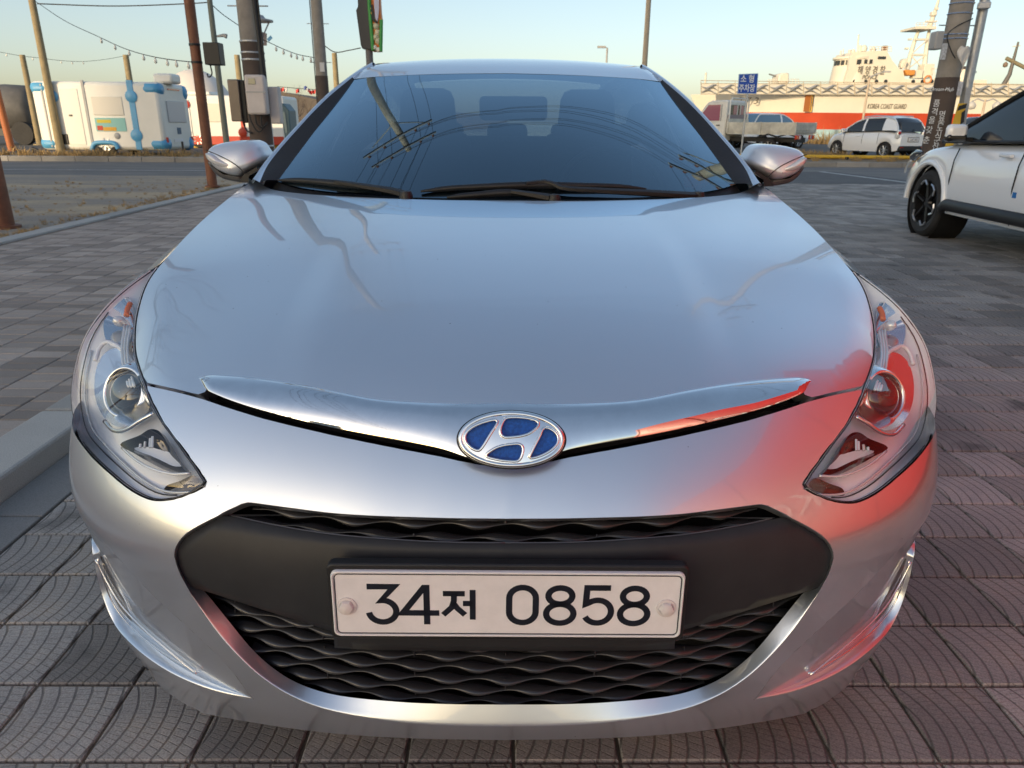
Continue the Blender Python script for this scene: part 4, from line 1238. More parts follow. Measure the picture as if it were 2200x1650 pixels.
# ---- mirrors
def mirror():
    out = [(440,328),(446,316),(470,307),(512,302),(532,303),(546,309),(557,324),(568,342),(556,358),(540,368),(524,377),(505,379),(480,372),(458,360),(446,346)]
    o2 = spl(out, 60, True)
    O = np.array([onY(x, y, 1.66) for x, y in o2]); c = O.mean(0)
    rws = []
    for k, d in ((1.0, .13), (1.0, .055), (.985, .03), (.94, .008), (.86, -.012), (.7, -.032), (.5, -.045), (.25, -.052), (.02, -.054)):
        rws.append(np.vstack([c+(O-c)*k, (c+(O-c)*k)[:1]])+[0, d, -.034*(1-k)])
    m_ = MB().grid(rws).build('side_mirror', SILVER_SATIN, CAR, 180)
    lo = [(446,348),(458,362),(480,374),(505,381),(524,379),(519,390),(500,389),(478,383),(462,372),(450,356)]
    L = np.array([onY(x, y, 1.665) for x, y in spl(lo, 40, True)]); cc = L.mean(0); L4 = np.vstack([L, L[:1]])
    MB().grid([L4+[0, .12, 0], L4, L4*.7+cc*.3+[0, -.012, 0], L4*.02+cc*.98+[0, -.014, 0]]).build('lower_cover', mat('mirror_ground_reflection', (.10, .10, .105), .4, .2), m_, 180)  # dark grey stands in for the ground mirrored in the lower shell
    ind = [(438,330),(446,330),(470,343),(490,353),(494,357),(490,361),(476,360),(456,353),(442,342)]
    L = np.array([onY(x, y, 1.60) for x, y in spl(ind, 40, True)]); cc = L.mean(0); L4 = np.vstack([L, L[:1]])
    MB().grid([L4+[0, .06, 0], L4+[0, .012, 0], L4*.7+cc*.3+[0, .003, 0], L4*.02+cc*.98]).build('turn_indicator', CLEARLAMP, m_, 180)
    ln = np.array([onY(x, y, 1.604) for x, y in spl([(441,322),(470,334),(500,350),(520,366),(526,374)], 24)])
    MB().tube(ln, .0016, 6).build('seam', BLACK, m_)
    st = [(517,391),(527,375),(556,358),(560,370),(540,392)]
    MB().prism([tuple(onY(x, y, 1.64)[[0, 2]]) for x, y in st], 1.62, 1.75).build('stalk', BLACK, m_, 30)
    MB().prism([tuple((onY(x, y, 1.79)-c+[0, 0, 0])[[0, 2]]*.9+c[[0, 2]]) for x, y in o2[::4]], 1.782, 1.785).build('mirror_glass', HOUSING2, m_, 30)
    return m_
mirror_of(mirror())

# ---- cabin
mb = MB(); mb.box2((-.78, 1.25, .45), (.78, 4.2, .5)); mb.box2((-.8, 1.3, .3), (.8, 1.35, .94)); mb.box2((-.7, 3.75, .8), (.7, 4.25, 1.05)); mb.box2((-.74, 1.32, .86), (.74, 1.6, .95))
mb.build('cabin_shell', SEAT, CAR, 30)
for sx in (-.37, .37):
    st = MB(); st.box((sx, 2.55, .82), (.46, .16, .66), rx=R(-14), taper=.86).box((sx, 2.3, .55), (.48, .5, .14)).build('front_seat', SEAT, CAR, 40, bevel=.05)
    MB().box((sx, 2.68, 1.23), (.27, .1, .19), taper=.85).build('headrest', SEAT, st, 40, bevel=.04) if False else None
    hr_ = MB().box((sx, 2.68, 1.22), (.28, .11, .22), taper=.85).build('headrest', SEAT, CAR, 40, bevel=.045)
mb = MB(); mb.box((0, 3.55, .78), (1.3, .2, .66), rx=R(-16)); mb.build('rear_seat', SEAT, CAR, 40, bevel=.05)
for sx in (-.38, 0, .38):
    MB().box((sx, 3.66, 1.12), (.24, .09, .12)).build('rear_headrest', SEAT, CAR, 40, bevel=.035)
rv = onY(1103, 233, 1.93)
MB().box(tuple(rv), (.25, .03, .085), rx=R(-8)).build('inside_mirror', BLACK, CAR, 40, bevel=.03)
# steering wheel seen through the glass on the right
MB().tube([(.37+.19*math.cos(a), 1.72+.06*math.sin(a), .93+.17*math.sin(a)) for a in np.linspace(0, 2*math.pi, 40, endpoint=False)], .014, 8, closed=True).build('steering_wheel', BLACK, CAR, 180)
MB().box(tuple(onY(1540, 382, 1.52)), (.07, .02, .035), rx=R(-30)).build('parking_permit', mat('teal_permit', (.05, .35, .33), .5), CAR)
mb = MB()
for k in range(14):
    a = k*2.4; p = onY(1495+7*math.cos(a)*(k**.5)*.9, 392+4*math.sin(a)*(k**.5)*.9, 1.5)
    mb.lathe([(.001, .012), (.010, .008), (.013, 0), (.006, -.01)], 8, 'Z', tuple(p))
mb.build('dashboard_flower', mat('faded_pink', (.35, .07, .07), .8), CAR, 60)

# ---- floor pan and wheels
MB().box2((-.66, .3, .19), (.66, 4.5, .23)).build('floor_pan', DEEP, CAR, 0)
MB().box2((-.47, .18, .172), (.47, 1.0, .184)).build('shade_tray', DEEP, CAR, 0)  # unseen black tray added to deepen the shadow under the nose
MB().box2((-.5, .22, .2), (.5, .3, .72)).build('radiator_support', DEEP, CAR, 0)
mb = MB()
def wheel_arch(yc):
    mb = MB()
    mb.grid([[(x, yc+.37*math.cos(a), .33+.37*math.sin(a)) for a in np.linspace(-.3, math.pi+.3, 20)] for x in (-.9, -.6)])
    return mb.build('wheel_liner', DEEP, CAR, 60)
for yc in (.965, 3.76):
    mirror_of(wheel_arch(yc))
def wheel(parent, loc, r=.325, w=.215, spokes=5, rimmat=ALLOY, rimr=.7, face=-1):
    """wheel on the x axis; face = side of the outer face"""
    e = MB(); x0, x1 = loc[0]-w/2, loc[0]+w/2
    tr = MB().lathe([(r*rimr, -w/2+.012), (r*.86, -w/2), (r*.96, -w/2+.02), (r, -w/2+.05), (r, w/2-.05), (r*.96, w/2-.02), (r*.86, w/2), (r*rimr, w/2-.012)], 48, 'X', loc).build('wheel', TYRE, parent, 40)
    mb = MB(); rr2 = r*rimr
    f = face
    mb.lathe([(rr2*1.0, f*(w/2-.014)), (rr2*.94, f*(w/2-.02)), (rr2*.93, f*(w/2-.06)), (rr2*.9, f*(w/2-.13))], 40, 'X', loc)
    mb.lathe([(.001, f*(w/2-.03)), (.05, f*(w/2-.032)), (.062, f*(w/2-.06))], 20, 'X', loc)
    for k in range(spokes):
        a = 2*math.pi*k/spokes+.3
        p0 = (loc[0]+f*(w/2-.045), loc[1]+.05*math.cos(a), loc[2]+.05*math.sin(a)); p1 = (loc[0]+f*(w/2-.035), loc[1]+rr2*.95*math.cos(a), loc[2]+rr2*.95*math.sin(a))
        mb.tube([p0, p1], [.03, .022], 6, sq=.7)
    mb.build('rim', rimmat, tr, 40)
    MB().lathe([(.001, f*(w/2-.10)), (rr2*.9, f*(w/2-.10))], 24, 'X', loc).build('brake_backing', DEEP, tr)
    return tr
for yc in (.965, 3.76):
    for sg in (-1, 1):
        wheel(CAR, (sg*.79, yc, .325), face=sg)
# ================================================================== background things
def P(px, py, Y): return onY(px, py, Y)
def pz(px, py, Y): 
    q = onY(px, py, Y); return (q[0], q[2])
def board(name, pts, Y, th, m, parent=None, bevel=0, smooth=30):
    """flat thing of real thickness th standing at distance Y, outline given as seen"""
    return MB().prism([pz(x, y, Y) for x, y in pts], Y, Y+th).build(name, m, parent, smooth, bevel=bevel)
def rect(x0, y0, x1, y1): return [(x0, y0), (x1, y0), (x1, y1), (x0, y1)]
FRONT = (R(90), 0, 0)
CONC = mat('pole_concrete', (.27, .245, .215), .85, noise=.18, nscale=6, bump=.1)
WRAP = mat('brown_wrap', (.085, .062, .05), .8, noise=.15, nscale=4)
RUST = mat('rust_steel', (.17, .062, .03), .6, 0, noise=.35, nscale=5)
CREAM = mat('ship_cream', (.70, .65, .54), .55, noise=.06, nscale=.4)
SHIPRED = mat('ship_red', (.46, .05, .012), .55, noise=.12, nscale=.5)
WINDOWDARK = mat('dark_window', (.02, .022, .025), .12, 0, coat=.6)
BLUE = mat('trailer_blue', (.10, .36, .62), .4, noise=.08, nscale=2)
TWHITE = mat('trailer_white', (.80, .78, .72), .45, noise=.05, nscale=1)
GREYP = mat('grey_paint', (.36, .36, .36), .5, noise=.1, nscale=3)
WIRE = mat('cable_black', (.02, .02, .02), .6)
BULB = mat('festoon_bulb', (.85, .82, .72), .15, 0, coat=.5)
TIMBER = mat('pole_timber', (.30, .235, .13), .8, noise=.2, nscale=5)
YEL = mat('yellow_paint', (.62, .38, .03), .6, noise=.15, nscale=3)
GREENGLOW = mat('sign_green', (.03, .30, .05), .4)
ORANGE = mat('sign_orange', (.65, .17, .02), .5)

# ---- leaning posts and poles on the left
def steel_post(base, top_z, r, label, box=None, group='rusty steel posts on the verge'):
    o = MB().tube([base, (base[0], base[1], base[2]+1.2), (base[0]+.01, base[1], top_z)], r, 20).build('steel_post', RUST, None, 50)
    MB().lathe([(r*1.5, .0), (r*1.5, .03), (r*1.02, .04)], 20, 'Z', tuple(base)).build('base_flange', RUST, o, 40)
    return tag(o, label, 'post', group)
near = onZ(8, 490, .045); steel_post(tuple(near), 5.5, .115, 'thick rust brown steel post standing in dry grass at the left edge')
bp_ = onZ(457, 402, .06)
bpost = steel_post(tuple(bp_), 6.5, .085, 'tall rust brown steel post with a black box, left of the mirror')
yb = bp_[1]-.02
bx = MB().box2((P(440, 92, yb)[0], yb-.12, P(440, 140, yb)[2]), (P(474, 92, yb)[0], yb+.12, P(440, 92, yb)[2])).build('control_box', BLACK, bpost, 30, bevel=.01)
for py in (96, 134):
    MB().lathe([(.09, -.02), (.094, 0), (.09, .02)], 20, 'Z', (bp_[0], bp_[1], P(440, py, yb)[2])).build('clamp', BLACK, bx, 40)
MB().tube(spl([P(452, 140, yb), P(455, 160, yb), P(448, 166, yb), P(445, 158, yb)], 12), .012, 6).build('cable', WIRE, bx, 180)
orp = onZ(26, 325, .12)
tag(MB().tube([tuple(orp), (orp[0]-.3, orp[1], 7)], .12, 12).build('steel_post', mat('orange_post', (.42, .13, .04), .6), None, 60), 'slim orange steel post at the far left beside the dark tank', 'post')

def light_pole(px, py_base, py_top, Y, r, label, m=TIMBER, lean=0, cat='pole', grp='poles carrying the festoon lights'):
    b = P(px, py_base, Y); z1 = P(px, py_top, Y)[2]
    o = MB().tube([(b[0], Y, .12), (b[0]+lean, Y, z1)], [r*1.1, r*.85], 12).build('light_pole', m, None, 60)
    MB().lathe([(r*2., 0), (r*2., .05), (r*1.2, .06)], 12, 'Z', (b[0], Y, .12)).build('foot', m, o, 40)
    return tag(o, label, cat, grp)
light_pole(131, 325, -60, 23.6, .115, 'weathered wooden pole in front of the blue and white trailer')
light_pole(64, 200, 118, 33, .13, 'wooden pole behind the left end of the blue and white trailer')
light_pole(278, 170, 118, 38, .16, 'wooden pole rising behind the middle of the blue and white trailer')
light_pole(515, 175, 118, 42, .17, 'short wooden pole right of the grey pole, left of the concrete pole')
light_pole(722, 170, 114, 40, .15, 'pale wooden pole behind the windscreen corner of the silver car')
g = light_pole(486, 300, -40, 16, .062, 'slender grey green steel pole right of the rust post', mat('grey_green_pole', (.16, .17, .14), .6), 0, 'pole', None)
MB().tube([P(466, 78, 16), P(480, 76, 16), P(487, 78, 16)], [.02, .035, .05], 6).build('lamp_arm', GREYP, g)

# ---- concrete utility poles with cross arms (they show in the hood and windscreen)
def util_pole(x, y, z0, h, r0, r1, label, wrap_z=None):
    e = empty('utility_pole', (x, y, z0), 0, label, 'utility pole', 'concrete utility poles')
    MB().tube([(0, 0, 0), (0, 0, h*.5), (0, 0, h)], [r0, (r0+r1)/2, r1], 28).build('shaft', CONC, e, 60)
    if wrap_z:
        rr = lambda z: r0+(r1-r0)*z/h+.006
        MB().tube([(0, 0, 0.02), (0, 0, wrap_z)], [rr(0), rr(wrap_z)], 28, caps=False).build('wrap', WRAP, e, 60)
    for k, zz in enumerate((h-.5, h-1.5)):
        a = MB().box((0, -r1-.05, zz), (2.4, .09, .09), rz=R(20)).build('cross_arm', STEEL, e, 30)
        for sx in (-1.05, -.55, .55, 1.05):
            MB().lathe([(.02, 0), (.055, .06), (.03, .1), (.055, .16), (.02, .24)], 10, 'Z', (sx*math.cos(R(20)), -r1-.05+sx*math.sin(R(20)), zz+.04)).build('insulator', mat('insulator_brown', (.12, .05, .03), .25), a, 60)
    MB().tube([(-.9, -.2, h-1.5), (0, 0, h-2.3)], .03, 6).build('brace', STEEL, e)
    MB().tube([(.9, .2, h-1.5), (0, 0, h-2.3)], .03, 6).build('brace', STEEL, e)
    for k in range(4):
        MB().tube([(-.28, 0, 2.6+k*.9), (.28, 0, 2.6+k*.9)], .009, 6).build('climbing_peg', STEEL, e)
    return e
LY = 10.3
lb = P(563, 310, LY)
lp = util_pole(lb[0], LY, .08, 12.2, .158, .11, 'thick concrete utility pole with meter boxes, behind the left mirror', P(560, 88, LY)[2]-.08)
def rel(e, q): return tuple(np.array(q)-np.array(e.location))
def rbox(e, name, x0, y0, x1, y1, Y, d, m, bevel=.02, smooth=30):
    ym = (y0+y1)/2; a, b = P(x0, ym, Y), P(x1, ym, Y); z0, z1 = P(x0, y1, Y)[2], P(x0, y0, Y)[2]
    return MB().box2(rel(e, (a[0], Y, z0)), rel(e, (b[0], Y+d, z1))).build(name, m, e, smooth, bevel=bevel)
BOXW = mat('meter_box_white', (.55, .50, .47), .6, noise=.1, nscale=5)
mbx = rbox(lp, 'meter_box', 527, 160, 570, 246, LY-.36, .16, BOXW, .03)
rbox(lp, 'meter_window', 533, 168, 548, 181, LY-.368, .01, mat('meter_glass', (.25, .26, .20), .15, coat=.5), .003)
rbox(lp, 'box_seam', 527, 196, 571, 199, LY-.364, .006, GREYP, 0)
rbox(lp, 'cabinet', 492, 170, 516, 261, LY-.1, .2, mat('cabinet_bronze', (.17, .145, .125), .4, .5, noise=.1, nscale=2), .015)
rbox(lp, 'cabinet_side', 516, 172, 528, 264, LY-.05, .15, BLACK, .01)
rbox(lp, 'right_box', 578, 186, 600, 266, LY-.14, .16, BOXW, .02)
for py in (90, 114, 129, 313):
    q = P(552, py, LY)[2]-.08
    MB().lathe([(.162, -.012), (.167, 0), (.162, .012)], 28, 'Z', (0, 0, q)).build('band', STEEL, lp, 60)
MB().tube([rel(lp, q) for q in spl([P(540, -40, LY-.24), P(556, 80, LY-.24), P(566, 170, LY-.26), P(574, 250, LY-.26)], 16)], .03, 8).build('cable_duct', WIRE, lp, 180)
MB().tube([rel(lp, q) for q in spl([P(548, -40, LY-.22), P(562, 80, LY-.24), P(570, 170, LY-.26)], 16)], .015, 8).build('cable', WIRE, lp, 180)
for k in range(3):
    MB().tube([rel(lp, q) for q in spl([P(536+k*12, 246, LY-.3), P(540+k*12, 262+5*k, LY-.3), P(556+k*8, 284-8*k, LY-.3), P(574, 262, LY-.25)], 16)], .011, 6).build('loose_cable', WIRE, lp, 180)
MB().tube([rel(lp, q) for q in spl([P(522, 262, LY), P(530, 280, LY-.1), P(540, 286, LY-.2)], 12)], .012, 6).build('loose_cable', WIRE, lp, 180)
p2 = P(694, 200, 19.5)
pB = util_pole(p2[0], 19.5, .02, 12, .16, .1, 'distant concrete utility pole rising beside the windscreen top left corner', P(690, 165, 19.5)[2])
MB().tube([(-.17, -.05, 0), (-.13, -.05, 9)], .012, 6).build('guy_cable', WIRE, pB)
rbox(pB, 'notice', 687, 134, 697, 154, 19.3, .01, mat('paper_white', (.6, .6, .6), .8), 0)
RY = 11.0
rb = P(2010, 300, RY)
rp = util_pole(rb[0], RY, .0, 11.5, .172, .12, 'concrete utility pole wrapped with white brush lettering, behind the white SUV', P(2040, 167, RY)[2])
inkw = mat('white_brush_ink', (.75, .75, .73), .7)
def wrap_text(e, body, px, py, size, Y=RY, R_=.185, rotz=0, sh=0):
    q = P(px, py, Y-R_)
    return text('lettering', body, size, e, rel(e, q), FRONT, inkw, .002, shear=sh)
for ch, x, y in zip('품격을갖춘', (2012, 2008, 2002, 1996, 1990), (223, 241, 259, 280, 302)):
    wrap_text(rp, ch, x, y, .115)
for ch, x, y in zip('명품도시군산', (2021, 2019, 2016, 2013, 2010, 2007), (247, 263, 276, 290, 303, 315)):
    wrap_text(rp, ch, x+3, y, .115)
wrap_text(rp, 'Dream Hub', 2023, 192, .075, sh=.3)
MB().tube([rel(rp, q) for q in spl([P(2030, 193, RY-.19), P(2036, 190, RY-.19), P(2042, 197, RY-.19)], 8)], .006, 5).build('logo_stroke', inkw, rp)
for py in (8, 30, 75, 84):
    q = P(2040, py, RY)[2]
    MB().lathe([(.170, -.008), (.175, 0), (.170, .008)], 28, 'Z', (0, 0, q)).build('band', CHROME, rp, 60)
rbox(rp, 'junction_box', 2010, 66, 2028, 106, RY-.2, .18, GREYP, .02)
rbox(rp, 'sticker', 2022, 93, 2034, 128, RY-.185, .004, mat('faded_sticker', (.45, .47, .5), .7, noise=.4, nscale=40), 0)
MB().tube([rel(rp, q) for q in spl([P(2090, 40, RY-.15), P(2050, 60, RY-.19), P(2035, 78, RY-.26), P(2044, 110, RY-.26), P(2052, 125, RY-.2)], 20)], .008, 6).build('loose_cable', WIRE, rp, 180)
# steel camera pole beside it
sq = P(2055, 300, RY)
sp2 = empty('camera_pole', (sq[0], RY, 0), 0, 'grey steel pole with a surveillance camera, beside the lettered utility pole', 'pole')
MB().tube([(0, 0, 0), (0, 0, 6)], .07, 18).build('shaft', STEEL, sp2, 60)
cm = MB().box(rel(sp2, P(2114, 12, RY-.12)), (.16, .12, .09), rz=R(-20)).build('camera', mat('camera_white', (.5, .5, .5), .4), sp2, 30, bevel=.015)
MB().box(rel(sp2, P(2121, 13, RY-.17)), (.06, .02, .06), rz=R(-20)).build('lens', GLOSSBLACK, cm)
board_y = RY-.26
pl_ = [(2060, 222), (2078, 222), (2046, 318), (2030, 318)]
hz = MB().prism([tuple(np.array(pz(x, y, board_y))-np.array([sq[0], 0])) for x, y in pl_], -.26, -.25).build('hazard_plate', YEL, sp2, 0)
for a in ((2060, 222, 2078, 232), (2066, 236, 2074, 262), (2040, 285, 2060, 300)):
    x0, y0, x1, y1 = a
    MB().prism([tuple(np.array(pz(x, y, board_y-.004))-np.array([sq[0], 0])) for x, y in ((x0, y0+6), (x1, y0), (x1-3, y1), (x0-3, y1+6))], -.266, -.262).build('hazard_stripe', BLACK, hz, 0)
MB().prism([tuple(np.array(pz(x, y, RY-.14))-np.array([sq[0], 0])) for x, y in ((2076, 188), (2088, 190), (2066, 318), (2058, 318))], -.14, -.04).build('side_channel', GREYP, sp2, 30)
for y0, y1 in ((174, 206),):
    MB().prism([tuple(np.array(pz(x, y, RY-.13))-np.array([sq[0], 0])) for x, y in ((2058, y0), (2070, y0+2), (2064, y1), (2052, y1-2))], -.13, -.125).build('sticker', mat('pole_sticker', (.5, .5, .52), .7, noise=.5, nscale=30), sp2, 0)
# torn cloth hanging between the poles
cl = []
for i in range(12):
    t = i/11
    cl.append([P(2082-12*t-6*t*t+s*(18+8*math.sin(t*5))-14*s*t, 100+58*t+10*s*t+2*math.sin(9*s+4*t), RY-.3+.03*math.sin(6*s+5*t)) for s in np.linspace(-1, 0.2, 8)])
clo = MB().grid(cl).build('torn_cloth', mat('white_cloth', (.62, .59, .55), .9), None, 180, fix=False)
clo.modifiers.new('thickness', 'SOLIDIFY').thickness = .004
tag(clo, 'torn white cloth caught between the two poles above the white SUV', 'cloth')
# overhead wires between the poles and away
def wire(a, b, sag, r=.012, n=30):
    a, b = np.array(a, float), np.array(b, float)
    return [a+(b-a)*t-np.array([0, 0, sag*4*t*(1-t)]) for t in np.linspace(0, 1, n)]
ow = empty('overhead_wires', (0, 0, 0), 0, 'black overhead power wires strung between the utility poles above the car', 'wires')
L0, R0, B0 = np.array(lp.location), np.array(rp.location), np.array(pB.location)
for sx in (-1.05, -.55, .55, 1.05):
    for zz, za in ((11.95, 11.25), (10.95, 10.25)):
        o1 = np.array([sx*.94, -.15+sx*.34, 0])
        MB().tube(wire(L0+o1+[0, 0, zz], R0+o1+[0, 0, za], .5), .008, 5, caps=False).build('wire', WIRE, ow, 180)
        if zz > 11.5: MB().tube(wire(L0+o1+[0, 0, zz], B0+o1+[0, 0, 11.7], .4), .008, 5, caps=False).build('wire', WIRE, ow, 180)
        MB().tube(wire(L0+o1+[0, 0, zz], np.array([-9, -22, 11.])+o1, .7), .008, 5, caps=False).build('wire', WIRE, ow, 180)
        if zz > 11.5: MB().tube(wire(R0+o1+[0, 0, za], np.array([11, -20, 10.5])+o1, .7), .008, 5, caps=False).build('wire', WIRE, ow, 180)

# ---- bare trees
BARK = mat('winter_bark', (.10, .075, .06), .9)
def bare_tree(name, base, h, label, levels=5, seed=1, spread=.55, r0=.12, group=None):
    rnd = random.Random(seed); mb = MB(); tw = MB()
    def grow(p, d, L, r, lv):
        n = 4; pts = [Vector(p)]; q = Vector(p); dd = Vector(d)
        for i in range(n):
            dd = (dd+Vector((rnd.gauss(0, .12), rnd.gauss(0, .12), .05))).normalized(); q = q+dd*(L/n); pts.append(q.copy())
        (mb if lv < 3 else tw).tube(pts, [r*(1-.45*i/n) for i in range(n+1)], 6 if lv < 3 else 3, caps=False)
        if lv >= levels: return
        for k in range(rnd.choice((2, 3, 3))):
            i = rnd.choice((2, 3, 4)) if lv else rnd.choice((3, 4, 4))
            ax = Vector((rnd.gauss(0, 1), rnd.gauss(0, 1), rnd.gauss(0, .4))).normalized()
            nd = (dd+ax*spread*rnd.uniform(.7, 1.4)).normalized()
            grow(pts[i], nd, L*rnd.uniform(.62, .8), r*.55, lv+1)
    grow((0, 0, 0), (0, 0, 1), h*.3, r0, 0)
    e = empty(name, base, 0, label, 'tree', group)
    mb.build('trunk', BARK, e, 60, fix=False); tw.build('crown', BARK, e, 0, fix=False)
    return e
bare_tree('bare_tree', (-6.3, 3.2, .05), 8, 'leafless tree at the left of the car, seen mirrored in the windscreen', 6, 3, .5, .11)
bare_tree('bare_tree', (-9.5, -9, .05), 9, 'leafless tree behind the camera, seen mirrored in the chrome trim', 6, 8, .55, .13)
bare_tree('bare_tree', (-4.0, -14, .05), 8, 'second leafless tree behind the camera, nearer the middle', 6, 12, .55, .13)
for i, (px, Y, hh) in enumerate(((1705, 105, 7.5), (1722, 108, 6.8), (1762, 110, 5.6), (1748, 104, 5.2))):
    b = P(px, 260, Y); bare_tree('bare_tree', (b[0], Y, 0), hh, ['leafless tree just right of the ship gun turret', 'bushy leafless tree between the gun turret and the bridge', 'low leafless tree touching the ship bridge', 'small leafless tree left of the ship bridge'][i], 5, 20+i, .6, .1, 'leafless trees behind the ship')
for i, (px, Y, hh, lb_) in enumerate(((636, 60, 4.6, 'leafless tree under the row of flags, left of the windscreen'), (655, 62, 3.6, 'small leafless shrub beside the silver roof pillar'))):
    b = P(px, 270, Y); bare_tree('bare_tree', (b[0], Y, 0), hh, lb_, 5, 40+i, .7, .07, 'leafless trees left of the car')

# ---- festoon strings
def festoon(pts, Y0_, Y1_, bulbs, label):
    c = spl(pts, 60); n = len(c)
    pp = [P(x, y, Y0_+(Y1_-Y0_)*i/(n-1)) for i, (x, y) in enumerate(c)]
    o = MB().tube(pp, .009, 5, caps=False).build('light_string', WIRE, None, 180)
    tag(o, label, 'string lights', 'festoon light strings')
    xs = [q[0] for q in c]
    for bx_ in bulbs:
        i = int(np.argmin(np.abs(np.array(xs)-bx_))); q = pp[i]
        mb = MB(); mb.lathe([(.012, .0), (.018, -.03), (.033, -.07), (.028, -.11), (.003, -.13)], 10, 'Z', tuple(q)); mb.build('bulb', BULB, o, 60)
festoon([(75, 2), (140, 45), (210, 78), (270, 105), (330, 122), (400, 132), (430, 134)], 23.6, 13, (215, 249, 278, 306, 331, 358, 379, 401), 'festoon light string sagging from the wooden pole to the rust post')
festoon([(450, 5), (475, 28), (500, 46), (550, 78), (582, 93), (610, 106), (640, 117), (676, 124)], 16, 19.5, (591, 609, 624, 638, 652, 666), 'festoon light string between the grey pole and the distant utility pole')
festoon([(-10, 110), (45, 120), (80, 124), (130, 130), (178, 132), (230, 127), (268, 120)], 33, 38, (12, 70, 129, 154, 178), 'low festoon light string behind the blue and white trailer')
tag(MB().tube([P(x, y, 28) for x, y in spl([(80, 8), (250, 13), (420, 7), (450, 5)], 30)], .02, 5).build('overhead_cable', WIRE, None, 180), 'thin cable crossing the sky above the trailers', 'cable')
tag(MB().tube([P(x, y, 40) for x, y in spl([(694, 96), (720, 112), (750, 108), (775, 103)], 20)], .025, 5).build('overhead_cable', WIRE, None, 180), 'thin cable from the distant utility pole to the shop sign', 'cable')

# ---- blue and white trailer
TY = 23.7
TR = empty('food_trailer', (P(230, 335, TY)[0], TY, .12), 0, 'white food trailer with sky blue corner caps and straps', 'trailer', 'food trailers')
def tb(name, x0, y0, x1, y1, m, dy=0, d=.05, bevel=.02, parent=None):
    ym = (y0+y1)/2; a, b = P(x0, ym, TY+dy), P(x1, ym, TY+dy); z0, z1 = P(x0, y1, TY+dy)[2], P(x0, y0, TY+dy)[2]
    return MB().box2(rel(TR, (a[0], TY+dy, z0)), rel(TR, (b[0], TY+dy+d, z1))).build(name, m, parent or TR, 40, bevel=bevel)
a, b = P(106, 322, TY), P(352, 176, TY)
TW = 2.25
sx0, sx1, sz0, sz1 = P(76, 248, TY)[0], P(347, 250, TY)[0], a[2], b[2]
shell = MB().box2(rel(TR, (sx0, TY, sz0)), rel(TR, (sx1, TY+TW, sz1))).build('shell', TWHITE, TR, 40, bevel=.12)
def cap(x, z, dx, dz, name='corner_cap'):
    mb = MB()
    c = rel(TR, (x, TY+.16, z))
    mb.lathe([(.001, -.42), (.2, -.40), (.33, -.28), (.38, -.05), (.36, .14)], 20, 'X', (0, 0, 0))
    o = mb.build(name, BLUE, TR, 60); o.location = (c[0]+dx, c[1], c[2]+dz); o.rotation_euler = (0, 0, R(180) if dx < 0 else 0)
    o.scale = (1.0, .62, .78)
    return o
for x, s in ((sx0+.25, -1), (sx1-.25, 1)):
    for z in (sz0+.2, sz1-.2):
        o = MB().box(rel(TR, (x-s*.0, TY+.25, z)), (.60, .56, .40)).build('corner_cap', BLUE, TR, 50, bevel=.17)
for z in (sz0+.2, sz1-.25):
    MB().box(rel(TR, (sx1-.2, TY+TW-.2, z)), (.5, .5, .5)).build('corner_cap', BLUE, TR, 50, bevel=.18)
st = tb('strap', 281, 172, 294, 322, BLUE, -.02, .05, .015)
for y_ in (207, 291):
    o = MB().lathe([(.001, -.03), (.13, -.025), (.19, 0)], 20, 'Y', rel(TR, P(287+(y_-247)*.14, y_, TY-.02))).build('strap_boss', BLUE, TR, 60)
o = MB().lathe([(.001, -.03), (.13, -.025), (.19, 0)], 20, 'Y', rel(TR, P(112, 207, TY-.02))).build('strap_boss', BLUE, TR, 60)
tb('awning_rail', 184, 172, 190, 316, GREYP, -.02, .05, .01)
tb('awning_rail', 97, 180, 101, 316, GREYP, -.02, .05, .01)
hatch_ = tb('serving_hatch', 197, 207, 264, 248, mat('hatch_cream', (.70, .66, .58), .45), -.02, .05, .03)
tb('door', 138, 190, 176, 312, mat('door_cream', (.78, .75, .67), .45), -.015, .05, .02)
tb('door_handle', 148, 246, 155, 250, BLACK, -.03, .03, 0)
bn = tb('banner', 205, 253, 270, 282, mat('banner_cyan', (.25, .52, .50), .6), -.018, .04, 0)
tb('banner_print', 208, 257, 238, 264, mat('banner_yellow', (.62, .50, .05), .6), -.024, .03, 0, bn)
tb('banner_print', 209, 270, 221, 280, mat('banner_red', (.55, .06, .03), .6), -.024, .03, 0, bn)
tb('banner_print', 222, 273, 250, 281, mat('banner_orange', (.68, .36, .04), .6), -.024, .03, 0, bn)
tb('vent_grille', 131, 288, 146, 310, BLACK, -.03, .06, .01)
for y_ in (285,):
    MB().lathe([(.001, -.015), (.09, -.012), (.1, 0)], 16, 'Y', rel(TR, P(252, 292, TY-.01))).build('round_vent', GREYP, TR, 60)
wa = MB().tube([rel(TR, q) for q in spl([P(198, 322, TY-.05), P(203, 309, TY-.05), P(225, 306, TY-.05), P(247, 309, TY-.05), P(254, 320, TY-.05)], 20)], .07, 8).build('wheel_arch', BLUE, TR, 60)
def trailer_wheel(px, Y, e, r=.33):
    q = rel(e, (P(px, 330, Y)[0], Y+.1, .12+r))
    w_ = MB().lathe([(r*.6, -.09), (r*.9, -.1), (r, -.06), (r, .06), (r*.9, .1)], 28, 'Y', q).build('wheel', TYRE, e, 50)
    mb = MB(); mb.lathe([(r*.64, -.095), (r*.6, -.07), (.03, -.06)], 24, 'Y', q)
    for k in range(7):
        an = k*2*math.pi/7; mb.tube([(q[0]+.05*math.cos(an), q[1]-.09, q[2]+.05*math.sin(an)), (q[0]+r*.6*math.cos(an), q[1]-.1, q[2]+r*.6*math.sin(an))], .03, 6)
    mb.build('rim', ALLOY, w_, 40)
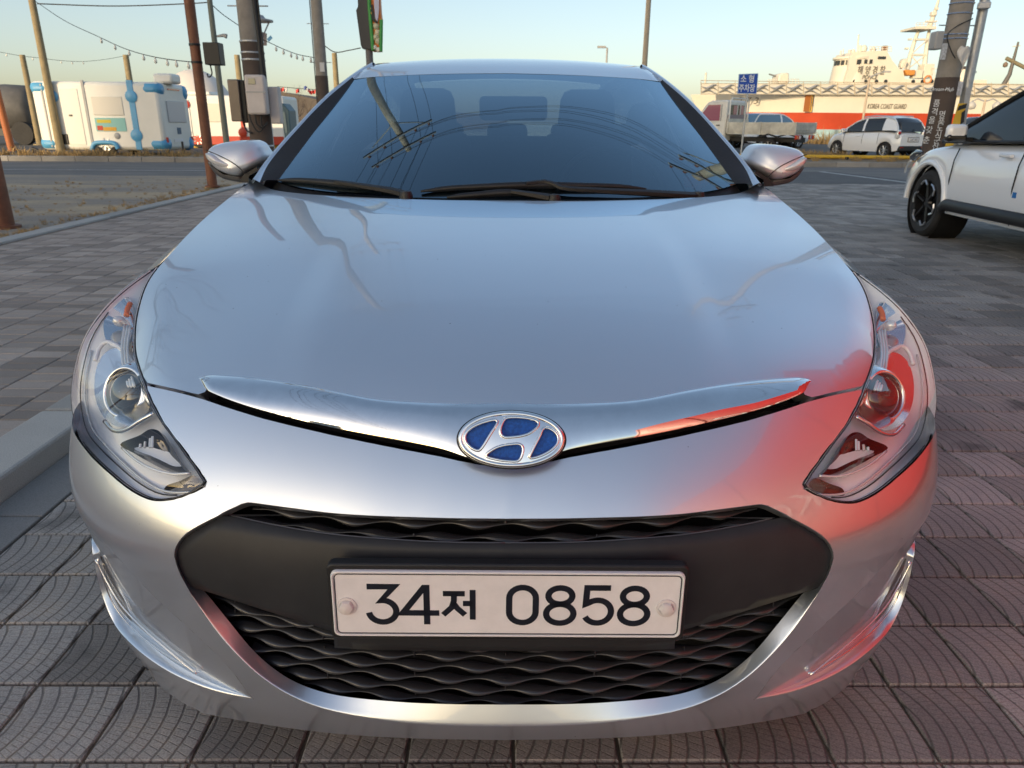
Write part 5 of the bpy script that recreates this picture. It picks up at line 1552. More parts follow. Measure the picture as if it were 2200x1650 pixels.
trailer_wheel(231, TY, TR); trailer_wheel(286, TY+1.8, TR)
MB().box2(rel(TR, (sx0+.3, TY+.3, .35)), rel(TR, (sx1-.2, TY+TW-.2, sz0+.02))).build('chassis', BLACK, TR, 0)
ac = MB().box(rel(TR, (P(332, 168, TY)[0], TY+.9, sz1+.13)), (.62, .7, .3)).build('roof_vent', TWHITE, TR, 40, bevel=.08)
# rear end details (the end face looks to the right)
xr = sx1+.004
def eb(name, yf0, yf1, zf0, zf1, m, d=.03, bevel=.02):
    H_ = sz1-sz0
    return MB().box2(rel(TR, (xr, TY+TW*yf0, sz0+H_*zf0)), rel(TR, (xr+d, TY+TW*yf1, sz0+H_*zf1))).build(name, m, TR, 40, bevel=bevel)
eb('rear_window', .2, .8, .42, .74, mat('rear_hatch_grey', (.52, .52, .54), .4), .03, .03)
eb('tail_lamp', .04, .09, .12, .2, REDLAMP, .04, .01); eb('tail_lamp', .9, .96, .12, .2, REDLAMP, .04, .01)
eb('plate', .3, .6, .12, .17, PLATEWHITE, .015, 0); eb('logo_mark', .45, .58, .24, .34, mat('logo_navy', (.05, .12, .2), .5), .006, 0)
eb('marker_bar', .3, .7, .9, .92, REDLAMP, .02, 0)
for px in (203, 360, 392):
    q = rel(TR, (P(px, 330, TY+.4)[0], TY+.5, .12)); MB().tube([(q[0], q[1], q[2]), (q[0], q[1], q[2]+.42)], .035, 8).build('jack_leg', BLACK, TR)
MB().tube([rel(TR, P(98, 330, TY+1.1)), rel(TR, P(70, 318, TY+1.1)), rel(TR, P(70, 330, TY+1.1))], .05, 8).build('drawbar', BLACK, TR)
# red and white trailer behind
UY = 31.0
UR = empty('food_trailer', (P(500, 320, UY)[0], UY, .12), 0, 'cream food trailer with red trim behind the rust post', 'trailer', 'food trailers')
def ub(name, x0, y0, x1, y1, m, dy=0, d=.05, bevel=.02):
    ym = (y0+y1)/2; a, b = P(x0, ym, UY+dy), P(x1, ym, UY+dy); z0, z1 = P(x0, y1, UY+dy)[2], P(x0, y0, UY+dy)[2]
    return MB().box2(rel(UR, (a[0], UY+dy, z0)), rel(UR, (b[0], UY+dy+d, z1))).build(name, m, UR, 40, bevel=bevel)
TRED = mat('trailer_red', (.52, .05, .02), .45)
ub('shell', 392, 204, 612, 306, TWHITE, 0, 2.2, .12); ub('roof_box', 400, 196, 450, 204, TWHITE, .4, 1.2, .05)
ub('base_band', 396, 292, 610, 310, TRED, -.02, .05, .01); ub('under_band', 396, 310, 610, 318, YEL, .2, .3, 0)
for x in (405, 520): 
    ub('strap', x-4, 214, x+5, 300, TRED if x > 500 else TWHITE, -.03, .05, .01)
for x, y in ((398, 224), (402, 285), (521, 285), (521, 224)):
    MB().lathe([(.001, -.03), (.12, -.025), (.18, 0)], 18, 'Y', rel(UR, P(x, y, UY-.04))).build('strap_boss', TRED, UR, 60)
ub('serving_hatch', 425, 222, 475, 262, mat('hatch_cream2', (.7, .66, .55), .5), -.03, .05, .02); ub('door', 540, 225, 570, 300, mat('door_grey', (.5, .47, .42), .5), -.03, .05, .02)
trailer_wheel(430, UY, UR)
# white dome tent, dark tank, flags
tent = empty('dome_tent', (P(430, 265, 62)[0], 62, .1), 0, 'pale white dome tent beyond the trailers', 'tent')
R_d = (P(510, 200, 62)[0]-P(345, 200, 62)[0])/2
MB().lathe([(R_d*math.cos(a), (P(430, 152, 62)[2])*math.sin(a)**.8) for a in np.linspace(0, math.pi/2-.001, 14)], 32).build('canopy', mat('tent_white', (.75, .68, .62), .7, noise=.05, nscale=.3), tent, 180)
MB().lathe([(R_d*1.02, 0), (R_d*1.02, 1.2)], 32).build('skirt', mat('tent_skirt', (.6, .58, .56), .7), tent, 60)
DT = mat('tank_grey', (.12, .115, .11), .6, noise=.3, nscale=1.5)
tank = empty('storage_tank', (P(40, 320, 34)[0], 34, .1), 0, 'dark grey tank truck body behind the left end of the trailer', 'tank')
MB().lathe([(.02, -1.3), (.75, -1.22), (.95, -1.0), (1.0, 0), (.95, 1.0), (.75, 1.22), (.02, 1.3)], 28, 'X', (0, 0, 1.55)).build('drum', DT, tank, 60)
MB().box((0, 0, .55), (3.2, 1.6, .3)).build('frame', BLACK, tank, 0)
for x in (-1.0, .9):
    MB().lathe([(.01, -.13), (.3, -.15), (.48, -.14), (.5, 0), (.48, .14)], 20, 'Y', (x, -.8, .5)).build('wheel', TYRE, tank, 50)
hill = MB().prism([(x, z) for x, z in ((-140, 0), (-140, 7), (-120, 9), (-100, 8), (-86, 10), (-70, 7.5), (-55, 8), (-40, 5), (-20, 4), (0, 3), (0, 0))], 190, 230).build('hills', mat('winter_hill', (.12, .10, .085), .95, noise=.3, nscale=.1), None, 60); hill['kind'] = 'structure'
flag_cols = [(.6, .07, .06), (.75, .73, .7), (.6, .07, .06), (.12, .16, .4), (.75, .73, .7), (.6, .07, .06), (.6, .07, .06), (.6, .07, .06)]
for i, (x, y) in enumerate(((603, 192), (610, 194), (636, 196), (653, 190), (659, 194), (664, 198), (671, 197), (679, 199))):
    w = 7
    g_ = [[P(x+w*u, y-4+8*v+1.3*math.sin(u*4+i), 52+.12*math.sin(u*5+i)) for u in np.linspace(0, 1, 7)] for v in (0, .5, 1)]
    o = MB().grid(g_).build('pennant_flag', mat('flag_cloth', flag_cols[i], .8), None, 180, fix=False)
    o.modifiers.new('t', 'SOLIDIFY').thickness = .01
    tag(o, ['leftmost red pennant flag of the row beside the windscreen pillar', 'white pennant flag next to the leftmost red one', 'single red pennant flag in the middle of the row', 'navy blue pennant flag in the row', 'white pennant flag right of the navy blue one', 'red pennant flag right of the two white and blue ones', 'red pennant flag second from the right end of the row', 'rightmost red pennant flag, touching the silver pillar'][i], 'flag', 'row of pennant flags')
tag(MB().tube([P(x, y, 52) for x, y in ((596, 186), (640, 190), (684, 193))], .02, 5).build('flag_line', WIRE, None), 'thin line carrying the row of pennant flags', 'line')
# blue excavator arm shape beside the meter boxes
bs = empty('blue_kiosk', (P(612, 300, 24)[0], 24, .12), 0, 'narrow blue grey kiosk partly hidden by the silver windscreen pillar', 'kiosk')
MB().prism([tuple(np.array(pz(x, y, 24))-np.array([bs.location[0], .12])) for x, y in ((600, 222), (608, 222), (621, 238), (626, 300), (612, 300))], 0, .8).build('body', mat('kiosk_blue', (.07, .13, .16), .5), bs, 30, bevel=.03)
MB().prism([tuple(np.array(pz(x, y, 23.98))-np.array([bs.location[0], .12])) for x, y in ((606, 240), (612, 240), (618, 285), (613, 285))], -.03, .0).build('window', mat('kiosk_glass', (.18, .26, .28), .2), bs, 0)
# street lamp with ring head
slm = empty('street_lamp', (P(583, 320, 22)[0], 22, .1), 0, 'grey street lamp with a ring shaped head behind the concrete pole', 'street lamp')
sh_ = P(572, 60, 22)
MB().tube([(0, 0, 0), rel(slm, (slm.location[0], 22, P(576, 60, 22)[2]))], [.1, .06], 12).build('pole', STEEL, slm, 60)
hz_ = P(572, 44, 22)[2]-.1; 
MB().lathe([(.001, .16), (.14, .13), (.2, .05), (.40, .01), (.40, -.03), (.12, -.05)], 24, 'Z', (0, 0, hz_)).build('lamp_head', mat('lamp_head_grey', (.3, .31, .32), .4), slm, 60)
for k in range(4):
    an = k*math.pi/2+.4; MB().tube([(.3*math.cos(an), .3*math.sin(an), hz_), (.05*math.cos(an), .05*math.sin(an), hz_-.45)], .02, 6).build('lamp_rib', STEEL, slm)
MB().prism([tuple(np.array(pz(x, y, 22))-np.array([slm.location[0], .1])) for x, y in ((574, 84), (582, 76), (586, 82), (578, 90))], -.03, -.01).build('blue_tag', BLUE, slm, 0)
MB().prism([tuple(np.array(pz(x, y, 22))-np.array([slm.location[0], .1])) for x, y in ((556, 60), (562, 68), (573, 72), (573, 98), (556, 98))], .0, .02).build('banner', mat('lamp_banner', (.25, .22, .22), .7), slm, 0)
# lit shop sign on its post
ss = empty('shop_sign', (P(796, 200, 21)[0], 21, 0), 0, 'tall dark shop sign edged in green above the roof of the silver car', 'sign')
def sp_poly(pts): return [tuple(np.array(pz(x, y, 21))-np.array([ss.location[0], 0])) for x, y in pts]
MB().prism(sp_poly([(767, -40), (790, -40), (793, 8), (800, 106), (778, 104), (775, 96), (765, 22), (769, 14)]), 0, .35).build('cabinet', mat('sign_dark_side', (.05, .048, .047), .5), ss, 30)
MB().prism(sp_poly([(790, -40), (813, -40), (817, 26), (819, 42), (818, 110), (800, 110), (792, 8)]), .05, .3).build('face', ORANGE, ss, 30)
MB().tube([(x, .02, z) for x, z in sp_poly([(791, -40), (793, 10), (801, 108), (818, 110), (819, 42)])], .05, 8).build('edge_tube', GREENGLOW, ss, 60)
MB().prism(sp_poly([(800, -40), (813, -40), (814, 20), (811, 46), (806, 40)]), .0, .06).build('panel', mat('sign_lilac', (.55, .55, .68), .5), ss, 0)
for k, (x, y) in enumerate(((807, 56), (811, 70), (807, 80), (812, 88))):
    MB().lathe([(.001, -.06), (.07, -.04), (.09, 0)], 10, 'Y', (sp_poly([(x, y)])[0][0], .05, sp_poly([(x, y)])[0][1])).build('sign_letter', mat('sign_cream', (.65, .58, .40), .5), ss, 60)
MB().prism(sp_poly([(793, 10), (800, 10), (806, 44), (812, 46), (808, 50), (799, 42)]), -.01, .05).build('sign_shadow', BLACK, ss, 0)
for x, y in ((795, 18), (797, 28)): MB().lathe([(.001, -.05), (.06, -.03), (.07, 0)], 10, 'Y', (sp_poly([(x, y)])[0][0], .03, sp_poly([(x, y)])[0][1])).build('sign_bulb', mat('sign_bulb_amber', (.7, .4, .08), .3), ss, 60)
for x, y in ((804, 102), (813, 107)): MB().lathe([(.001, -.05), (.06, -.03), (.07, 0)], 10, 'Y', (sp_poly([(x, y)])[0][0], .03, sp_poly([(x, y)])[0][1])).build('sign_bulb', BULB, ss, 60)
MB().tube([(0, .15, 0), (0, .15, sp_poly([(796, 100)])[0][1])], .1, 12).build('post', mat('sign_post_grey', (.13, .12, .12), .5), ss, 60)
# far poles and lamps
fp = P(1381, 200, 34); tag(MB().tube([(fp[0], 34, 0), (fp[0], 34, 12)], [.13, .09], 12).build('flagpole', mat('pole_beige', (.42, .35, .26), .7), None, 60), 'tall beige pole above the right end of the silver roof', 'pole')
fl = empty('street_lamp', (P(1300, 200, 48)[0], 48, 0), 0, 'small distant street lamp above the silver roof', 'street lamp')
MB().tube([(0, 0, 0), (0, 0, P(1299, 103, 48)[2]), (-.3, 0, P(1299, 101, 48)[2])], .06, 8).build('pole', GREYP, fl); MB().box((-.35, 0, P(1299, 101, 48)[2]), (.5, .2, .12)).build('lamp_head', GREYP, fl, 0)
# ================================================================== ship
SY = 80.0
SH = empty('coast_guard_ship', (P(1860, 265, SY)[0], SY, 0), 0, 'cream and red coast guard patrol ship moored beyond the parked cars', 'ship')
so = np.array(SH.location)
xb, xe = P(1505, 200, SY)[0], P(2330, 200, SY)[0]
zdeck, zred = P(1700, 203, SY)[2], P(1900, 243, SY)[2]
def hull(z0, z1, n=5):
    g_ = []
    for z in np.linspace(z0, z1, n):
        row = []
        b0 = xb+(zdeck-z)*.55
        for s in np.concatenate([np.linspace(0, .3, 14), np.linspace(.34, 1, 8)]):
            x = b0+(xe-b0)*s; w = 4.2*min(1, (s/.30))**.65*(1-.10*(zdeck-z)/zdeck*(1 if s < .3 else .4))
            row.append((x-so[0], 4.2-w, z))
        row2 = [(q[0], 8.4-q[1], q[2]) for q in row][::-1]
        g_.append(row+row2)
    return g_
MB().grid(hull(zred, zdeck+.05)).build('upper_hull', CREAM, SH, 50)
MB().grid(hull(-.6, zred)).build('lower_hull', SHIPRED, SH, 50)
dk = hull(zdeck-.25, zdeck-.2, 2)[1]; MB().add(dk, [tuple(range(len(dk)))]).build('deck', mat('deck_green', (.18, .2, .17), .8), SH, 0)
def sb(name, x0, y0, x1, y1, m, dy=0., d=.1, bevel=0, parent=None):
    ym = (y0+y1)/2; a, b = P(x0, ym, SY+dy), P(x1, ym, SY+dy); a[2], b[2] = P(x0, y1, SY+dy)[2], P(x0, y0, SY+dy)[2]
    return MB().box2(tuple(a-so), tuple(np.array([b[0], SY+dy+d, b[2]])-so)).build(name, m, parent or SH, 30, bevel=bevel)
def spoly(name, pts, m, dy=0., d=.1, bevel=0, smooth=30):
    return MB().prism([(pz(x, y, SY+dy)[0]-so[0], pz(x, y, SY+dy)[1]) for x, y in pts], dy, dy+d).build(name, m, SH, smooth, bevel=bevel)
sb('hull_stripe', 1728, 204, 1741, 240, mat('stripe_brown', (.33, .11, .02), .6), -.03, .02)
sb('hull_stripe', 1741, 204, 1746, 240, mat('stripe_yellow', (.72, .40, .02), .6), -.03, .02)
sb('hull_stripe', 1746, 204, 1748, 228, mat('stripe_navy', (.03, .05, .09), .6), -.03, .02)
sb('hull_stripe', 1742, 204, 1744, 238, mat('stripe_navy2', (.05, .06, .1), .6), -.035, .02)
LT = mat('ship_lettering', (.14, .12, .09), .6)
def st_(body, px, py, hpx, wpx, shear=0, dy=-.03):
    q = P(px, py, SY+dy); k = P(px, py, SY+dy)[2]-P(px, py+1, SY+dy)[2]
    return text('lettering', body, hpx*k*1.35, SH, tuple(q-so), FRONT, LT, .01, shear=shear, width=wpx*k, bold=.004)
st_('KOREA COAST GUARD', 1905, 229, 11, 90, .25)
st_('2 7 3', 1606, 217, 15, 50, .2, .9)
st_('해 양 경 찰', 1872, 152, 15, 64, 0, -.12+1.2)
st_('POLICE', 1868, 166, 9, 36, .25, 1.08)
# superstructure
spoly('deckhouse', [(1812, 196), (1816, 168), (1822, 150), (1940, 150), (1944, 170), (2120, 172), (2120, 196)], CREAM, 1.2, 4.0)
spoly('bridge', [(1822, 152), (1826, 122), (1832, 112), (1905, 108), (1917, 130), (1935, 152)], CREAM, 1.22, 3.9)
cx = (P(1796, 150, SY)[0]+1.6-so[0])
zb0, zb1 = P(1800, 195, SY)[2], P(1800, 112, SY)[2]
MB().lathe([(2.25, zb0), (2.05, (zb0+zb1)/2), (1.9, zb1-.5), (2.1, zb1-.45), (2.1, zb1-.25), (.1, zb1)], 32, 'Z', (P(1831, 150, SY+3.2)[0]-so[0], 3.2, 0)).build('bridge_front', CREAM, SH, 40)
def port(px, py, w=8, h=7, dy=1.17): sb('window', px-w/2, py-h/2, px+w/2, py+h/2, WINDOWDARK, dy, .06)
for x, w in ((1846, 9), (1866, 17)): port(x, 132, w, 9, 1.12)
for k in range(6):
    an = R(185+k*15); q = (P(1831, 150, SY+3.2)[0]-so[0]+1.99*math.cos(an), 3.2+1.99*math.sin(an), P(1812, 131, SY)[2])
    MB().box(q, (.1, .36, .46), rz=an).build('window', WINDOWDARK, SH, 0)
sb('window_frame', 1864, 127, 1868, 137, CREAM, 1.1, .05)
port(1895, 124, 17, 6, 1.15)
for x in (1836, 1860, 1883, 1903, 1962, 1982, 2002):
    MB().lathe([(.001, -.03), (.19, -.02), (.2, .02)], 14, 'Y', tuple(P(x, 175, SY+1.15)-so)).build('porthole', WINDOWDARK, SH, 60)
MB().lathe([(.28, -.03), (.36, -.08), (.44, -.03), (.36, .02)], 20, 'Y', tuple(P(1993, 171, SY+1.1)-so)).build('life_ring', mat('ring_orange', (.62, .22, .06), .6), SH, 60)
def srail(y0, y1, xa, xb_, dy, n, m=CREAM):
    mb = MB()
    for k in range(3):
        yy = y0+(y1-y0)*k/2; mb.tube([tuple(P(xa, yy, SY+dy)-so), tuple(P(xb_, yy, SY+dy)-so)], .03, 5)
    for k in range(n+1):
        x = xa+(xb_-xa)*k/n; mb.tube([tuple(P(x, y0, SY+dy)-so), tuple(P(x, y1+1, SY+dy)-so)], .03, 5)
    return mb.build('guard_rail', m, SH, 0)
srail(100, 110, 1868, 1915, 1.5, 5); srail(145, 152, 1932, 1950, 1.5, 3); srail(147, 170, 2000, 2015, 1.5, 2)
sb('stack_pipe', 1897, 98, 1906, 128, mat('stack_rust', (.22, .09, .03), .7), 2.2, .5)
for x, y0, y1, r in ((1842, 74, 112, .07), (1847, 97, 112, .12), (1811, 105, 118, .05), (1806, 109, 118, .08), (1825, 107, 116, .14), (1515, 156, 180, .10)):
    MB().tube([tuple(P(x, y1, SY+2.5)-so), tuple(P(x+ (y1-y0)*.08, y0, SY+2.5)-so)], r, 8).build('antenna', CREAM, SH, 60)
for x, y, s in ((1856, 104, .35), (1833, 110, .22), (1876, 107, .3)):
    MB().lathe([(.001, s), (s*.7, s*.7), (s, 0), (s*.8, -s*.8)], 14, 'Z', tuple(P(x, y, SY+2.5)-so)).build('deck_fitting', CREAM, SH, 60)
# lattice mast
ml_ = [(1948, 150), (1956, 118), (1966, 85), (1975, 62)]; mr_ = [(1985, 150), (1989, 118), (1993, 85), (1997, 62)]
for dy in (2.4, 4.2):
    for L_ in (ml_, mr_):
        MB().tube([tuple(P(x, y, SY+dy+(150-y)*.006*(1 if dy < 3 else -1))-so) for x, y in L_], [.26, .22, .18, .15], 8).build('mast_leg', CREAM, SH, 60)
    for (a, b) in zip(ml_[1:], mr_[1:]):
        MB().tube([tuple(P(*a, SY+dy)-so), tuple(P(*b, SY+dy)-so)], .11, 6).build('mast_brace', CREAM, SH)
for a, b in ((ml_[0], mr_[1]), (ml_[1], mr_[2]), (mr_[0], ml_[1])):
    MB().tube([tuple(P(*a, SY+2.4)-so), tuple(P(*b, SY+2.4)-so)], .06, 6).build('mast_brace', CREAM, SH)
sb('mast_platform', 1966, 57, 2012, 62, CREAM, 1.8, 3.0); srail(49, 57, 1968, 2010, 1.9, 5)
MB().tube([tuple(P(x, y, SY+3)-so) for x, y in ((1996, 58), (2008, 28), (2016, 2), (2018, -14))], [.26, .2, .12, .05], 8).build('topmast', CREAM, SH, 60)
sb('radar', 1990, 44, 2014, 47, CREAM, 2.5, .3); sb('radar', 2003, 24, 2014, 34, CREAM, 2.6, .6, .1); sb('mast_lamp', 2010, 16, 2017, 21, CREAM, 2.7, .3)
for x, y in ((1960, 84), (1953, 104), (1950, 128)): sb('mast_bracket', x-6, y-2, x, y+2, CREAM, 2.4, .4)
for x, y in ((1938, 140), (1940, 134)):
    MB().lathe([(.001, -.35), (.3, -.3), (.36, .1), (.2, .3)], 14, 'Y', tuple(P(x, y, SY+1.8)-so)).build('searchlight', CREAM, SH, 60)
spoly('rescue_boat', [(1945, 150), (1968, 150), (1966, 162), (1950, 162)], mat('boat_orange', (.6, .25, .05), .6), .9, 1.2, .1)
sb('locker', 1985, 137, 2006, 168, CREAM, 1.6, 1.4, .05); sb('locker', 1963, 150, 1983, 168, CREAM, 1.3, .8, .05)
fz0, fz1 = P(2096, 190, SY)[2], P(2100, 138, SY)[2]; fx_ = P(2097, 190, SY)[0]-so[0]
MB().lathe([(1.05, fz0), (.95, fz1-.3)], 24, 'Z', (fx_, 3.5, 0)).build('funnel', CREAM, SH, 60)
MB().lathe([(.97, fz1-.3), (.97, fz1-.05), (.8, fz1), (.01, fz1)], 24, 'Z', (fx_, 3.5, 0)).build('funnel_cap', mat('soot', (.06, .05, .045), .8), SH, 60)
MB().lathe([(.001, -.02), (.16, -.015), (.17, 0)], 4, 'Y', tuple(P(2096, 155, SY+2.5)-so)).build('funnel_badge', mat('badge_blue', (.25, .3, .35), .5), SH, 0)
# gun turret on the foredeck
spoly('gun_turret', [(1671, 180), (1674, 160), (1680, 157), (1696, 156), (1696, 180)], CREAM, 2.6, 2.2, .15)
MB().tube([tuple(P(1674, 166, SY+3.6)-so), tuple(P(1652, 159, SY+3.6)-so)], [.1, .07], 8).build('gun_barrel', mat('gunmetal', (.2, .2, .19), .5), SH, 60)
srail(171, 182, 1650, 1668, 2.0, 3); srail(170, 182, 1697, 1716, 2.0, 3)
sb('anchor_recess', 1543, 219, 1560, 232, WINDOWDARK, 2.3, .4, .1)
# wave-pattern railing along the bulwark
RAIL = mat('wave_silver', (.45, .46, .46), .4, .6); RAILP = mat('rail_post_brown', (.42, .33, .22), .6)
wr = empty('wave_railing', tuple(P(1860, 200, SY-.6)*np.array([1, 1, 0])), 0, 'decorative railing of silver wave panels running along the ship', 'railing')
wo = np.array(wr.location)
def wy(x): return 203+ (x-1505)/700*3.0
bay = 36.7
for k in range(19):
    x0 = 1506+k*bay; x1 = x0+bay
    q0, q1 = P(x0, wy(x0), SY-.6), P(x0, wy(x0)-28, SY-.6)
    MB().tube([tuple(q0-wo), tuple(q1-wo)], .035, 6).build('post', RAILP, wr, 0)
    for dyy in (-24, -1):
        MB().tube([tuple(P(x0, wy(x0)+dyy, SY-.6)-wo), tuple(P(x1, wy(x1)+dyy, SY-.6)-wo)], .028, 6).build('rail', RAILP, wr, 0)
    bp2 = MB().prism([(pz(x, y, SY-.55)[0]-wo[0], pz(x, y, SY-.55)[1]) for x, y in rect(x0+1, wy(x0)-23, x1-1, wy(x1)-2)], .05, .07).build('panel', mat('panel_pale', (.62, .58, .50), .6) if k == 0 else bpy.data.materials['panel_pale'], wr, 0)
    for j, (c0, amp) in enumerate(((-17, 3.5), (-11, 4.5), (-6, 3.5))):
        pts = [P(x0+2+(bay-4)*t, wy(x0)+c0+amp*math.sin(t*5.4+j*1.3), SY-.64) for t in np.linspace(0, 1, 14)]
        MB().tube([tuple(p-wo) for p in pts], [.03+.11*math.sin(math.pi*t)*(.6+.4*math.sin(3*t+j)) for t in np.linspace(0, 1, 14)], 5).build('wave_strip', RAIL if j != 1 else bpy.data.materials['gunmetal'], bp2, 60)
MB().tube([tuple(P(1505, 173, SY-.6)-wo), tuple(P(2240, 186-4, SY-.6)-wo)], .035, 5).build('top_wire', RAILP, wr, 0)
# second mast and derrick at the right edge
dm = empty('derrick_mast', tuple(P(2150, 260, 86)*np.array([1, 1, 0])), 0, 'thin white mast with a dark derrick boom at the right edge', 'mast')
do = np.array(dm.location)
MB().tube([tuple(P(2146, 200, 86)-do), tuple(P(2169, 160, 86)-do), tuple(P(2188, 90, 86)-do)], [.3, .22, .1], 8).build('mast', mat('mast_dark', (.12, .11, .10), .6), dm, 60)
for x in (2148, 2158): MB().tube([tuple(P(x, 204, 86)-do), tuple(P(2167, 166, 86)-do)], .14, 6).build('stay_leg', CREAM, dm, 60)
MB().tube([tuple(P(2162, 125, 86)-do), tuple(P(2215, 152, 86)-do)], .2, 8).build('boom', mat('boom_ochre', (.24, .2, .12), .7), dm, 60)
MB().tube([tuple(P(2176, 100, 86)-do), tuple(P(2192, 98, 86)-do)], .05, 6).build('yard', CREAM, dm)
MB().lathe([(.001, -.3), (.22, -.2), (.25, .1), (.05, .3)], 10, 'Z', tuple(P(2160, 139, 86)-do)).build('hook_block', mat('hook_brown', (.2, .14, .1), .6), dm, 60)
sheet('sea', [(-900, 66), (900, 66), (900, 1500), (-900, 1500)], -.02, mat('sea_water', (.03, .05, .06), .1, bump=.2, bscale=2))
qw = MB().box2((10, 61.5, -.5), (80, 62.2, .9)).build('quay_wall', mat('quay_paint', (.35, .50, .52), .7, noise=.3, nscale=2), None, 0); tag(qw, 'low pale turquoise quay wall in front of the red hull', 'wall')
# far lamp posts
def far_lamp(px, pyb, pyt, Y, label, twin=False):
    b = P(px, pyb, Y); e = empty('street_lamp', (b[0], Y, .1), 0, label, 'street lamp')
    zt = P(px, pyt, Y)[2]-.1
    MB().tube([(0, 0, 0), (0, 0, zt)], [.09, .06], 10).build('pole', mat('lamp_post_beige', (.48, .38, .28), .6), e, 60)
    if twin:
        for s in (-1, 1):
            MB().tube([(0, 0, zt-.1), (s*.45, 0, zt+.05), (s*.75, 0, zt-.1)], .04, 6).build('arm', GREYP, e)
            MB().lathe([(.001, -.45), (.2, -.4), (.26, -.22), (.15, -.05), (.05, .0)], 14, 'Z', (s*.75, 0, zt-.1)).build('globe', mat('globe_milk', (.5, .48, .45), .4), e, 60)
    else:
        MB().tube([(0, 0, zt), (.5, 0, zt+.22), (1.0, 0, zt+.36)], [.05, .05, .04], 6).build('arm', GREYP, e); MB().box((1.1, 0, zt+.36), (.5, .18, .1)).build('lamp_head', GREYP, e, 0)
    return e
far_lamp(1853, 262, 166, 52, 'beige street lamp leaning arm across the ship lettering')
far_lamp(2107, 262, 214, 44, 'twin globe street lamp in front of the ship, right of the utility poles', True)

# ---- blue parking sign
sgn = onZ(1592, 334, .13); SGY = sgn[1]
sg = empty('parking_sign', (sgn[0], SGY, .13), 0, 'blue parking sign with white lettering on a grey post', 'sign')
MB().tube([(0, .03, 0), (0, .03, P(1605, 200, SGY)[2]-.13)], .035, 10).build('post', STEEL, sg, 60)
MB().prism([(pz(x, y, SGY)[0]-sgn[0], pz(x, y, SGY)[1]-.13) for x, y in ((1587, 159), (1629, 157.5), (1625, 202), (1584, 201.5))], -.02, -.005).build('panel', mat('sign_edge', (.35, .5, .7), .5), sg, 0)
MB().prism([(pz(x, y, SGY)[0]-sgn[0], pz(x, y, SGY)[1]-.13) for x, y in ((1588.5, 160.5), (1627.5, 159), (1623.8, 200.5), (1585.5, 200))], -.024, -.019).build('blue_face', mat('sign_blue', (.01, .07, .42), .5), sg, 0)
k_ = P(1605, 180, SGY)[2]-P(1605, 181, SGY)[2]
for body, px, py, w in (('소 형', 1606, 170.5, 31), ('주차장', 1604.5, 190.5, 37)):
    q = P(px, py, SGY-.03)
    text('lettering', body, 15*k_*1.2, sg, (q[0]-sgn[0], -.027, q[2]-.13), FRONT, mat('sign_white', (.75, .78, .8), .5), .002, width=w*k_, bold=.004)

